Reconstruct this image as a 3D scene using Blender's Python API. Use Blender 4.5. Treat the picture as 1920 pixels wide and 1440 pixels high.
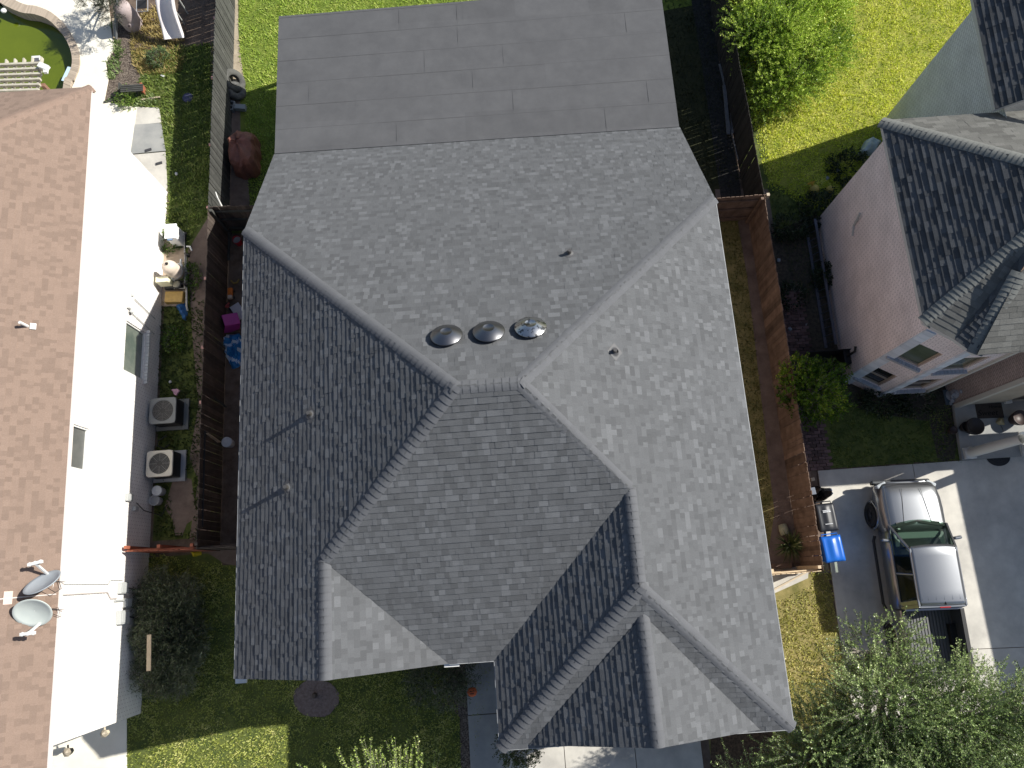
import bpy, math, random
import numpy as np
from mathutils import Vector, Matrix
random.seed(7); rng = np.random.default_rng(7)
C = bpy.context.scene.collection
for o in list(bpy.data.objects): bpy.data.objects.remove(o)
S = bpy.context.scene
# ------------------------------------------------------------ camera (a drone about 24 m up, tilted 14 degrees off the vertical)
F_PX, H = 1403.4, 24.0
def _cam_axes():
    dn = Vector((975.1-960, 1076.7-720, F_PX)).normalized(); Z = -dn
    v = Vector((838.5-960, -913.3-720, F_PX)); Y = (v - Z*v.dot(Z)).normalized()
    return Y.cross(Z), Y, Z
AX, AY, AZ = _cam_axes()
def P(px, py, z=0.0):
    """point of the world at height z seen at pixel (px,py) of the 1920x1440 photograph"""
    q = Vector((px-960, py-720, F_PX)); d = Vector((AX.dot(q), AY.dot(q), AZ.dot(q)))
    t = (z-H)/d.z
    return Vector((d.x*t, d.y*t, z))
def PP(px, py, o, n):
    q = Vector((px-960, py-720, F_PX)); d = Vector((AX.dot(q), AY.dot(q), AZ.dot(q))); c = Vector((0,0,H))
    return c + d*((o-c).dot(n)/d.dot(n))
cd = bpy.data.cameras.new('camera'); cam = bpy.data.objects.new('camera', cd); C.objects.link(cam)
cd.sensor_width = 36; cd.lens = F_PX/1920*36; cd.clip_end = 2000
m = Matrix(((AX.x, -AX.y, -AX.z, 0), (AY.x, -AY.y, -AY.z, 0), (AZ.x, -AZ.y, -AZ.z, H), (0, 0, 0, 1)))
cam.matrix_world = m; S.camera = cam
# ------------------------------------------------------------ light
SUN = Vector((1.212, 0.36, 1.0)).normalized()
w = bpy.data.worlds.new('World'); S.world = w; w.use_nodes = True
nt = w.node_tree; bg = nt.nodes['Background']; sky = nt.nodes.new('ShaderNodeTexSky'); sky.sky_type = 'NISHITA'
sky.sun_disc = False; sky.sun_elevation = math.asin(SUN.z); sky.sun_rotation = math.atan2(SUN.x, SUN.y)
nt.links.new(sky.outputs[0], bg.inputs[0]); bg.inputs[1].default_value = 0.08
sl = bpy.data.lights.new('sun', 'SUN'); so = bpy.data.objects.new('sun', sl); C.objects.link(so)
sl.energy = 5.0; sl.angle = math.radians(.5); sl.color = (1.0, .965, .885)
so.rotation_euler = SUN.to_track_quat('Z', 'Y').to_euler(); so.location = SUN*60
S.view_settings.view_transform = 'Standard'; S.view_settings.look = 'None'; S.view_settings.exposure = 0.52; S.view_settings.gamma = 1
# ------------------------------------------------------------ materials
MATS = {}
def M(name, col, rough=.8, metal=0, col2=None, nscale=6, bump=0, bscale=60, tone=None, coords='Object', detail=5, spec=.4, contrast=(.35,.65), trans=0, alpha=1, coat=0):
    """principled with a noise mix of col/col2; tone=(dark,light) multiplies by the face attribute 'tone'"""
    if name in MATS: return MATS[name]
    mt = bpy.data.materials.new(name); mt.use_nodes = True; t = mt.node_tree; N = t.nodes; L = t.links; b = N['Principled BSDF']
    b.inputs['Roughness'].default_value = rough; b.inputs['Metallic'].default_value = metal; b.inputs['Specular IOR Level'].default_value = spec
    b.inputs['Transmission Weight'].default_value = trans; b.inputs['Alpha'].default_value = alpha; b.inputs['Coat Weight'].default_value = coat
    g = N.new('ShaderNodeNewGeometry') if coords == 'World' else N.new('ShaderNodeTexCoord')
    vec = g.outputs['Position'] if coords == 'World' else g.outputs[coords]
    out = None
    if col2:
        n = N.new('ShaderNodeTexNoise'); n.inputs['Scale'].default_value = nscale; n.inputs['Detail'].default_value = detail; n.inputs['Roughness'].default_value = .65
        L.new(vec, n.inputs['Vector']); r = N.new('ShaderNodeValToRGB'); r.color_ramp.elements[0].position = contrast[0]; r.color_ramp.elements[1].position = contrast[1]
        r.color_ramp.elements[0].color = (*col, 1); r.color_ramp.elements[1].color = (*col2, 1); L.new(n.outputs['Fac'], r.inputs['Fac']); out = r.outputs[0]
    if tone:
        a = N.new('ShaderNodeAttribute'); a.attribute_name = 'tone'; mr = N.new('ShaderNodeMapRange'); mr.inputs['To Min'].default_value = tone[0]; mr.inputs['To Max'].default_value = tone[1]
        L.new(a.outputs['Fac'], mr.inputs['Value']); mx = N.new('ShaderNodeMix'); mx.data_type = 'RGBA'; mx.blend_type = 'MULTIPLY'; mx.inputs['Factor'].default_value = 1
        if out: L.new(out, mx.inputs['A'])
        else: mx.inputs['A'].default_value = (*col, 1)
        cb = N.new('ShaderNodeCombineColor'); [L.new(mr.outputs[0], cb.inputs[i]) for i in range(3)]; L.new(cb.outputs[0], mx.inputs['B']); out = mx.outputs['Result']
    if out: L.new(out, b.inputs['Base Color'])
    else: b.inputs['Base Color'].default_value = (*col, 1)
    if bump:
        n2 = N.new('ShaderNodeTexNoise'); n2.inputs['Scale'].default_value = bscale; n2.inputs['Detail'].default_value = 4; L.new(vec, n2.inputs['Vector'])
        bp = N.new('ShaderNodeBump'); bp.inputs['Strength'].default_value = bump; bp.inputs['Distance'].default_value = .02; L.new(n2.outputs['Fac'], bp.inputs['Height']); L.new(bp.outputs[0], b.inputs['Normal'])
    MATS[name] = mt; return mt
def brick(name, c1, c2, mortar, bw=.22, bh=.075, ms=.012, bump=.3):
    if name in MATS: return MATS[name]
    mt = bpy.data.materials.new(name); mt.use_nodes = True; t = mt.node_tree; N = t.nodes; L = t.links; b = N['Principled BSDF']; b.inputs['Roughness'].default_value = .85
    tc = N.new('ShaderNodeTexCoord'); bt = N.new('ShaderNodeTexBrick'); L.new(tc.outputs['UV'], bt.inputs['Vector'])
    for k, v in (('Color1', c1), ('Color2', c2), ('Mortar', mortar)): bt.inputs[k].default_value = (*v, 1)
    for k, v in (('Scale', 1), ('Brick Width', bw), ('Row Height', bh), ('Mortar Size', ms), ('Mortar Smooth', .2), ('Bias', -.1)): bt.inputs[k].default_value = v
    n = N.new('ShaderNodeTexNoise'); n.inputs['Scale'].default_value = 1.3; n.inputs['Detail'].default_value = 6; L.new(tc.outputs['UV'], n.inputs['Vector'])
    mr = N.new('ShaderNodeMapRange'); mr.inputs['From Min'].default_value = .3; mr.inputs['From Max'].default_value = .7; mr.inputs['To Min'].default_value = .86; mr.inputs['To Max'].default_value = 1.06; L.new(n.outputs['Fac'], mr.inputs['Value'])
    mx = N.new('ShaderNodeVectorMath'); mx.operation = 'SCALE'; L.new(bt.outputs['Color'], mx.inputs[0]); L.new(mr.outputs[0], mx.inputs['Scale']); L.new(mx.outputs[0], b.inputs['Base Color'])
    bp = N.new('ShaderNodeBump'); bp.inputs['Strength'].default_value = bump; bp.inputs['Distance'].default_value = .01; bp.invert = True; L.new(bt.outputs['Fac'], bp.inputs['Height']); L.new(bp.outputs[0], b.inputs['Normal'])
    MATS[name] = mt; return mt
# ------------------------------------------------------------ mesh builder
class MB:
    def __init__(s): s.v = []; s.f = []; s.t = []; s.uv = []; s.hasuv = False
    def face(s, pts, tone=.5, uv=None):
        n = len(s.v); s.v += [tuple(p) for p in pts]; s.f.append(tuple(range(n, n+len(pts)))); s.t.append(tone)
        if uv: s.hasuv = True
        s.uv.append(uv or [(0, 0)]*len(pts)); return s
    def mesh(s, verts, faces, tone=.5):
        n = len(s.v); s.v += [tuple(p) for p in verts]
        for f in faces: s.f.append(tuple(n+i for i in f)); s.t.append(tone); s.uv.append([(0, 0)]*len(f))
        return s
    def box(s, c, size, rot=None, tone=.5, taper=1.0):
        x, y, z = [k/2 for k in size]; c = Vector(c)
        vs = [Vector((sx*x*(taper if sz > 0 else 1), sy*y*(taper if sz > 0 else 1), sz*z)) for sz in (-1, 1) for sx, sy in ((-1,-1),(1,-1),(1,1),(-1,1))]
        if rot is not None: vs = [rot @ q for q in vs]
        return s.mesh([q+c for q in vs], [(3,2,1,0),(4,5,6,7),(0,1,5,4),(1,2,6,5),(2,3,7,6),(3,0,4,7)], tone)
    def beam(s, a, b, w, h, tone=.5, up=Vector((0,0,1))):
        a = Vector(a); b = Vector(b); d = (b-a); L = d.length; d.normalize()
        if abs(d.dot(up)) > .95: up = Vector((0,1,0))
        x = d.cross(up).normalized(); u = x.cross(d)
        R = Matrix((x, d, u)).transposed()
        return s.box((a+b)/2, (w, L, h), R, tone)
    def tube(s, pts, r, n=6, tone=.5, cap=True):
        pts = [Vector(p) for p in pts]; rs = r if isinstance(r, (list, tuple)) else [r]*len(pts); rings = []; prev = None
        for i, p in enumerate(pts):
            d = (pts[min(i+1, len(pts)-1)]-pts[max(i-1, 0)]).normalized()
            x = d.cross(Vector((0,0,1)) if abs(d.z) < .9 else Vector((1,0,0))).normalized() if prev is None else (prev - d*prev.dot(d)).normalized()
            prev = x; y = d.cross(x); rings.append([p + (x*math.cos(k*2*math.pi/n)+y*math.sin(k*2*math.pi/n))*rs[i] for k in range(n)])
        vs = [q for rg in rings for q in rg]; fs = [(i*n+k, i*n+(k+1)%n, (i+1)*n+(k+1)%n, (i+1)*n+k) for i in range(len(pts)-1) for k in range(n)]
        if cap: fs += [tuple(range(n))[::-1], tuple(range((len(pts)-1)*n, len(pts)*n))]
        return s.mesh(vs, fs, tone)
    def lathe(s, c, prof, n=24, axis=Vector((0,0,1)), tone=.5, cap=False):
        axis = Vector(axis).normalized(); x = axis.cross(Vector((0,1,0)) if abs(axis.y) < .9 else Vector((1,0,0))).normalized(); y = axis.cross(x); c = Vector(c)
        vs = [c + axis*z + (x*math.cos(k*2*math.pi/n)+y*math.sin(k*2*math.pi/n))*r for r, z in prof for k in range(n)]
        fs = [(i*n+k, i*n+(k+1)%n, (i+1)*n+(k+1)%n, (i+1)*n+k) for i in range(len(prof)-1) for k in range(n)]
        if cap: fs += [tuple(range((len(prof)-1)*n, len(prof)*n))]
        return s.mesh(vs, fs, tone)
    def prism(s, poly, z0, z1, tone=.5):
        n = len(poly); vs = [(p[0], p[1], z0) for p in poly]+[(p[0], p[1], z1) for p in poly]
        return s.mesh(vs, [tuple(range(n, 2*n)), tuple(range(n))[::-1]]+[(i, (i+1) % n, n+(i+1) % n, n+i) for i in range(n)], tone)
    def build(s, name, mat, parent=None, smooth=False, bevel=0, kind=None):
        me = bpy.data.meshes.new(name); me.from_pydata(s.v, [], s.f); me.update()
        a = me.attributes.new('tone', 'FLOAT', 'FACE'); a.data.foreach_set('value', s.t)
        if s.hasuv:
            u = me.uv_layers.new(name='UVMap'); u.data.foreach_set('uv', [c for f in s.uv for q in f for c in q])
        me.materials.append(mat)
        if smooth: me.shade_smooth()
        o = bpy.data.objects.new(name, me); C.objects.link(o)
        if parent: o.parent = parent
        if bevel:
            md = o.modifiers.new('bevel', 'BEVEL'); md.width = bevel; md.segments = 2; md.limit_method = 'ANGLE'
        if kind: o['kind'] = kind
        return o
def tag(o, label, cat, group=None, kind=None):
    o['label'] = label; o['category'] = cat
    if group: o['group'] = group
    if kind: o['kind'] = kind
    return o
def E_(name, label, cat, loc=(0,0,0), group=None, rz=0):
    o = bpy.data.objects.new(name, None); C.objects.link(o); o.location = loc; o.rotation_euler = (0, 0, rz); o.empty_display_size = .2
    return tag(o, label, cat, group)
def W(o, parent):      # parent a world-space mesh under an unrotated Empty
    o.parent = parent; o.location = -Vector(parent.location); return o
def bw(mb, name, mat, parent, **k): return W(mb.build(name, mat, None, **k), parent)
def copy_tree(o, parent=None):
    c = o.copy(); C.objects.link(c); c.parent = parent
    for ch in list(o.children): copy_tree(ch, c)
    return c
# ------------------------------------------------------------ roofs
def clip(poly, a, b, val, keep_less):
    out = []
    for i in range(len(poly)):
        p, q = poly[i], poly[(i+1) % len(poly)]
        pv = p[a]-val; qv = q[a]-val
        if keep_less: pv, qv = -pv, -qv
        if pv >= 0: out.append(p)
        if (pv >= 0) != (qv >= 0):
            t = pv/(pv-qv); out.append((p[0]+(q[0]-p[0])*t, p[1]+(q[1]-p[1])*t))
    return out
def shingles(mb, poly, exposure=.146, widths=(.08, .11, .13, .16, .21), t=.011, lam=.004, tones=None, base=.004, R=random, dark=None):
    poly = [Vector(p) for p in poly]; n = Vector((0,0,0))
    for i in range(len(poly)): n += (poly[i]-poly[0]).cross(poly[(i+1) % len(poly)]-poly[0])
    n.normalize()
    if n.z < 0: n = -n
    u = Vector((0,0,1)).cross(n).normalized(); v = n.cross(u)
    o = min(poly, key=lambda p: p.dot(v)); P2 = [((p-o).dot(u), (p-o).dot(v)) for p in poly]
    umin = min(p[0] for p in P2); umax = max(p[0] for p in P2); vmax = max(p[1] for p in P2)
    row = 0; vv = -.001
    while vv < vmax:
        band = clip(clip(P2, 1, 0, vv, False), 1, 0, vv+exposure, True); uu = umin-R.random()*.3
        while uu < umax:
            wd = R.choice(widths)*(.9+R.random()*.2)
            pc = clip(clip(band, 0, 0, uu, False), 0, 0, uu+wd, True) if len(band) > 2 else []
            if len(pc) > 2:
                xs = [q[0] for q in pc]; ys = [q[1] for q in pc]
                if (max(xs)-min(xs)) > .004 and (max(ys)-min(ys)) > .004:
                    ex = lam if R.random() < .45 else 0; tn = tones(R) if tones else min(1, max(0, R.gauss(.45, .12)))
                    j = (R.random()-.5)*.003
                    top = [o+u*a+v*b+n*(base+ex+j+t*(1-(b-vv)/exposure)) for a, b in pc]; bot = [o+u*a+v*b-n*.004 for a, b in pc]
                    mb.face(top, tn)
                    for k in range(len(pc)):
                        k2 = (k+1) % len(pc); mb.face([bot[k], bot[k2], top[k2], top[k]], tn)
            uu += wd
        vv += exposure; row += 1
def caps(mb, a, b, na, nb, w=.16, exposure=.13, t=.014, R=random, eh=.024):
    """cap shingles from low end a to high end b between planes of normals na, nb"""
    a = Vector(a); b = Vector(b); d = b-a; L = d.length; d.normalize()
    dirs = []
    for n_, other in ((na, nb), (nb, na)):
        e = n_.cross(d).normalized()
        if e.dot(other) > 0: e = -e
        dirs.append(e)
    mid = (na+nb).normalized(); s = 0
    while s < L:
        s1 = min(s+exposure*1.35, L+.02); tn = R.gauss(.55, .07); vs = []
        for (ss, lift) in ((s, .002+t), (s1, .003)):
            c = a+d*ss; wj = w*(1+R.uniform(-.03, .03)); r = .022
            vs += [c+dirs[0]*wj+na*(eh+lift*.5), c+dirs[0]*wj*.6+na*(eh+.002+lift), c+dirs[0]*wj*.36+na*(eh+lift), c+dirs[0]*wj*.15+na*(eh-.004+lift)-mid*.004, c+mid*(eh-.016+lift), c+dirs[1]*wj*.15+nb*(eh-.004+lift)-mid*.004, c+dirs[1]*wj*.36+nb*(eh+lift), c+dirs[1]*wj*.6+nb*(eh+.002+lift), c+dirs[1]*wj+nb*(eh+lift*.5)]
        mb.mesh(vs, [(k, k+1, 9+k+1, 9+k) for k in range(8)], tn)
        off = [-na*.004]*4+[mid*-.02]+[-nb*.004]*4; fr = [vs[k] for k in range(9)]; lo_ = [a+d*s+(dirs[0] if k < 4 else dirs[1])*w*(1, .6, .36, .15, 0, .15, .36, .6, 1)[k]-(na if k < 4 else nb)*.01-mid*(.01 if k == 4 else 0) for k in range(9)]
        for k in range(8): mb.face([lo_[k], lo_[k+1], fr[k+1], fr[k]], tn)
        for k in (0, 8):
            nn = na if k == 0 else nb
            mb.face([lo_[k], vs[k], vs[9+k], vs[9+k]-nn*.04], tn)
        s += exposure
def nrm(pts):
    n = (pts[1]-pts[0]).cross(pts[2]-pts[0]).normalized(); return n if n.z > 0 else -n
def deck(mb, poly, th=.10, tone=.5, drop=.006):
    poly = [Vector(p) for p in poly]; n = nrm(poly); k = len(poly); dz = Vector((0,0,1))
    top = [p-n*drop for p in poly]; bot = [p-dz*th for p in poly]
    mb.mesh(top+bot, [tuple(range(k)), tuple(range(k, 2*k))[::-1]]+[(i, (i+1) % k, k+(i+1) % k, k+i) for i in range(k)], tone)
def tones_grey(R):
    r = R.random()
    if r < .13: return R.uniform(.66, .95)
    if r < .36: return R.uniform(.12, .32)
    return min(1, max(0, R.gauss(.45, .09)))
# ------------------------------------------------------------ walls
def wall(mb, a, b, z0, z1, holes=(), depth=.12, uvo=0):
    """outside face on the left-hand side of a->b is not needed: normal given by (b-a) x up; holes = (s0,s1,h0,h1) in metres along the wall"""
    a = Vector((a[0], a[1], 0)); b = Vector((b[0], b[1], 0)); d = (b-a); L = d.length; d.normalize(); nrmv = d.cross(Vector((0,0,1)))
    xs = sorted({0, L, *[h[0] for h in holes], *[h[1] for h in holes]}); zs = sorted({z0, z1, *[h[2] for h in holes], *[h[3] for h in holes]})
    pt = lambda s, z, off=0: a+d*s+Vector((0,0,z))-nrmv*off
    for i in range(len(xs)-1):
        for j in range(len(zs)-1):
            cx, cz = (xs[i]+xs[i+1])/2, (zs[j]+zs[j+1])/2
            if any(h[0] < cx < h[1] and h[2] < cz < h[3] for h in holes): continue
            q = [(xs[i], zs[j]), (xs[i+1], zs[j]), (xs[i+1], zs[j+1]), (xs[i], zs[j+1])]
            mb.face([pt(*k) for k in q], .5, [(uvo+k[0], k[1]) for k in q])
    for h in holes:
        q = [(h[0], h[2]), (h[1], h[2]), (h[1], h[3]), (h[0], h[3])]
        for k in range(4):
            p, r = q[k], q[(k+1) % 4]; mb.face([pt(*p), pt(*r), pt(*r, depth), pt(*p, depth)], .5, [(p[0], p[1]), (r[0], r[1]), (r[0]+.1, r[1]+.1), (p[0]+.1, p[1]+.1)])
def window(house, a, b, h, mats, name='window', depth=.09, mull=False, sill=True, label=None):
    a = Vector((a[0], a[1], 0)); b = Vector((b[0], b[1], 0)); d = (b-a).normalized(); n_ = d.cross(Vector((0,0,1)))
    s0, s1, z0, z1 = h; pt = lambda s, z, off: a+d*s+Vector((0,0,z))-n_*off
    fr, gl, si = mats; f = MB(); w_ = .05
    for (p, q) in (((s0, z0+w_/2), (s1, z0+w_/2)), ((s0, z1-w_/2), (s1, z1-w_/2))): f.beam(pt(*p, depth-.03), pt(*q, depth-.03), .05, w_)
    for s in (s0+w_/2, s1-w_/2): f.beam(pt(s, z0+w_, depth-.03), pt(s, z1-w_, depth-.03), .05, w_)
    if mull == 'v': f.beam(pt((s0+s1)/2, z0+w_, depth-.03), pt((s0+s1)/2, z1-w_, depth-.03), .045, .045)
    if mull == 'h': f.beam(pt(s0+w_, (z0+z1)/2, depth-.03), pt(s1-w_, (z0+z1)/2, depth-.03), .045, .045)
    wo = bw(f, name, fr, house)
    if label: wo['label'] = label
    g = MB(); g.face([pt(s0+.01, z0+.01, depth), pt(s1-.01, z0+.01, depth), pt(s1-.01, z1-.01, depth), pt(s0+.01, z1-.01, depth)]); go = g.build('pane', gl, wo)
    if sill:
        k = MB(); c = pt((s0+s1)/2, z0-.05, -.02); R = Matrix((d, n_, Vector((0,0,1)))).transposed(); nb = max(3, int((s1-s0+.2)/.11)); 
        for i in range(nb): k.box(pt(s0-.1+(s1-s0+.2)*(i+.5)/nb, z0-.055, -.025), ((s1-s0+.2)/nb-.012, .17, .1), R, random.uniform(.3, .7))
        k.build('sill', si, wo)
    return wo
# ============================================================ GROUND
concrete = M('concrete', (.41,.39,.355), .9, col2=(.60,.57,.51), nscale=.9, bump=.15, bscale=90, coords='World', detail=8)
concrete_dull = M('concrete_dull', (.26,.265,.26), .9, col2=(.37,.365,.345), nscale=1.1, bump=.15, bscale=90, coords='World', detail=8)
deckm = M('deck_concrete', (.72,.68,.58), .9, col2=(.80,.76,.66), nscale=1.2, bump=.1, bscale=60, coords='World')
soil = M('soil', (.085,.06,.045), .95, col2=(.17,.125,.095), nscale=3, bump=.6, bscale=30, coords='World', detail=8)
redsoil = M('red_soil', (.13,.095,.078), .95, col2=(.22,.165,.135), nscale=2.2, bump=.5, bscale=25, coords='World', detail=8)
mulchm = M('mulch', (.05,.035,.028), .95, col2=(.30,.25,.20), nscale=22, bump=1, bscale=40, coords='World', contrast=(.42,.7))
lawn_base = M('lawn_base', (.05,.075,.018), .95, col2=(.13,.15,.035), nscale=2.5, bump=.8, bscale=45, coords='World', detail=8)
lawn_dry = M('lawn_dry', (.13,.125,.035), .95, col2=(.30,.245,.10), nscale=2.2, bump=.8, bscale=45, coords='World', detail=8)
def sheet(name, pts, z, mat, px=True, thick=0):
    poly = [P(*p) for p in pts] if px else [Vector((p[0], p[1], 0)) for p in pts]
    mb = MB()
    if thick: mb.prism([(p.x, p.y) for p in poly], -.02, z)
    else: mb.face([(p.x, p.y, z) for p in poly])
    o = mb.build(name, mat); o['kind'] = 'structure'; return o
g = MB(); hx0, hx1, hy0, hy1 = -26, -15.05, 15, 30
for q in ((-200,-200,200,hy0), (-200,hy1,200,200), (-200,hy0,hx0,hy1), (hx1,hy0,200,hy1)): g.face([(q[0],q[1],0), (q[2],q[1],0), (q[2],q[3],0), (q[0],q[3],0)])
g.build('ground', soil)['kind'] = 'structure'
XFL, XFR = -9.36, 8.70
def R4(x0, y0, x1, y1): return [(x0,y0), (x1,y0), (x1,y1), (x0,y1)]
sheet('lawn', R4(-9.3, 2.2, -2, 40), .004, lawn_base, px=False); sheet('lawn', R4(-2, 2.2, 8.6, 40), .004, M('lawn_shade_tint', (.022,.026,.010), .95, col2=(.05,.05,.02), nscale=2.5, bump=.8, bscale=45, coords='World', detail=8), px=False)            # our back yard; house shade is put into the right part's dark colour
sheet('lawn', [(-12.0,1.3), (-12.0,-12), (-1.9,-12), (-1.9,1.3)], .005, lawn_base, px=False)    # front left
sheet('lawn', [(8.8,2.6), (14.4,2.6), (14.4,5.5), (12,8), (12,30), (30,30), (30,45), (8.8,45)], .004, lawn_base, px=False)    # right neighbour
sheet('lawn', [(12,14), (30,14), (30,30.1), (12,30.1)], .005, lawn_base, px=False)
sheet('lawn', [(5.2,-.6), (9.5,-.6), (9.9,-14), (5.2,-14)], .004, lawn_dry, px=False)
sheet('lawn', [(-11.5,1.8), (-9.4,1.8), (-9.4,20), (-13.5,20), (-13,16), (-11.5,14)], .004, lawn_base, px=False)
# concrete
sheet('pool_deck', [(124,300), (135,170), (143,152), (152,128), (151,102), (140,74), (123,48), (99,27), (72,16), (52,13), (32,4), (14,-12), (-24,-52), (-400,-300), (168,-300), (210,60), (216,92), (199,118), (204,150), (196,192), (258,203), (240,330), (-500,560), (-500,300)], .06, deckm, thick=1)
sheet('patio_slab', [(262,202), (299,203), (303,231), (250,236), (200,236), (200,199)], .045, concrete, thick=1)
sheet('patio_slab', [(200,238), (303,232), (311,284), (200,294)], .05, concrete_dull, thick=1)
sheet('patio_slab', [(200,296), (311,286), (314,352), (300,380), (200,420)], .05, concrete, thick=1)
sheet('neighbour_driveway', [(-200,1290), (238,1290), (239,1640), (-200,1640)], .03, deckm, thick=1)
for (a, b, c, d) in ((1215,1317,0,0), (1319,1440,0,0), (1442,1600,0,0)): pass
ys = [-2.0, -3.95, -5.6, -7.5, -9.5]
for k in range(4): sheet('sidewalk', [(-1.83,ys[k]-.012), (-.62 if k < 1 else -.86,ys[k]-.012), (-.62 if k < 1 else -.86,ys[k+1]+.012), (-1.83,ys[k+1]+.012)], .05, concrete_dull, px=False, thick=1)
for x0, x1 in ((-.84,.93), (.95,3.0), (3.02,4.95)): sheet('driveway', R4(x0,-12,x1,-3.9), .045, concrete, px=False, thick=1)
dw = [(9.72,2.55), (9.44,-1.5), (9.62,-4), (9.9,-14)]
sheet('driveway', [(9.72,2.55), (12.75,2.55), (12.68,-3.05), (9.52,-2.95)], .045, concrete, px=False, thick=1)
sheet('driveway', [(9.52,-2.97), (12.68,-3.07), (12.6,-14), (9.9,-14)], .045, concrete, px=False, thick=1)
sheet('driveway', [(12.77,2.55), (22,2.55), (22,-3.35), (12.70,-3.08)], .045, concrete, px=False, thick=1)
sheet('driveway', [(12.70,-3.10), (22,-3.37), (22,-14), (12.62,-14)], .045, concrete, px=False, thick=1)
# soil strips and beds
sheet('dirt_strip', [(1340,355), (1440,355), (1545,1055), (1470,1055), (1500,1085), (1440,1110)], .006, redsoil)
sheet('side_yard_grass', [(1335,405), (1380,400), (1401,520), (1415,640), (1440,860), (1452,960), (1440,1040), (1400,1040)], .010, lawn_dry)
sheet('dirt_strip', [(425,40), (436,40), (440,120), (452,150), (470,400), (395,430), (395,40)], .008, redsoil)
sheet('dirt_strip', R4(-9.3, .9, -6.0, 12.2), .009, soil, px=False)
sheet('dirt_strip', [(352,470), (395,400), (395,1012), (355,1012), (372,900), (355,860), (372,760), (360,620)], .009, redsoil)
sheet('dirt_strip', [(7.95,11.5), (8.7,11.5), (8.6,26), (7.9,26), (8.0,18)], .012, M('gravel', (.016,.016,.015), .95, col2=(.05,.048,.046), nscale=14, bump=1, bscale=30, coords='World'), px=False)
sheet('mulch_bed', [(212,20), (258,15), (252,60), (245,100), (262,140), (270,170), (240,200), (196,200), (200,120), (215,92)], .010, mulchm)
sheet('mulch_bed', [(1560,600), (1600,640), (1640,715), (1790,700), (1800,760), (1790,860), (1760,870), (1742,790), (1640,775), (1500,730), (1440,440), (1530,400), (1600,560)], .011, M('bed_soil', (.035,.03,.022), .95, col2=(.09,.075,.055), nscale=9, bump=1, bscale=30, coords='World'))
sheet('mulch_bed', [(842,1245), (884,1245), (886,1600), (868,1600), (862,1345), (838,1320)], .010, mulchm)
sheet('mulch_bed', [(1332,1340), (1445,1330), (1450,1440), (1520,1600), (1334,1600)], .012, M('leaf_litter', (.05,.03,.02), .95, col2=(.13,.085,.05), nscale=12, bump=1, bscale=30, coords='World'))
pts = [(593+43*math.cos(a*.3)*(1+.04*math.sin(a*2.3)), 1309+36*math.sin(a*.3)*(1+.04*math.cos(a*1.7))) for a in range(21)]
sheet('mulch_ring', pts, .03, M('ring_mulch', (.12,.09,.08), .95, col2=(.21,.165,.15), nscale=16, bump=1, bscale=40, coords='World'), thick=1)
pts = [(340+26*math.cos(a*.5)*(1+.25*math.sin(a*2.3)), 945+55*math.sin(a*.5)*(1+.2*math.cos(a*1.7))) for a in range(12)]
sheet('dirt_patch', pts, .012, redsoil)
sheet('dirt_patch', [(372,1018), (450,1018), (450,1062), (420,1056), (395,1040), (370,1030)], .013, redsoil)
# brick path beside the right-hand fence
pm = MB(); x0, y0 = P(1545,880).x, P(1545,880).y
R_ = random.Random(3)
for i in range(58):
    yy = 2.62+i*.105
    for j in range(4):
        pm.box((9.38+j*.215+(.1 if i % 2 else 0)+R_.uniform(-.008,.008), yy+R_.uniform(-.004,.004), .03+R_.uniform(-.004,.006)), (.2,.094,.06), tone=R_.random())
pmo = pm.build('brick_path', M('path_brick', (.12,.075,.07), .85, tone=(.6,1.5))); pmo['kind'] = 'structure'
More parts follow.
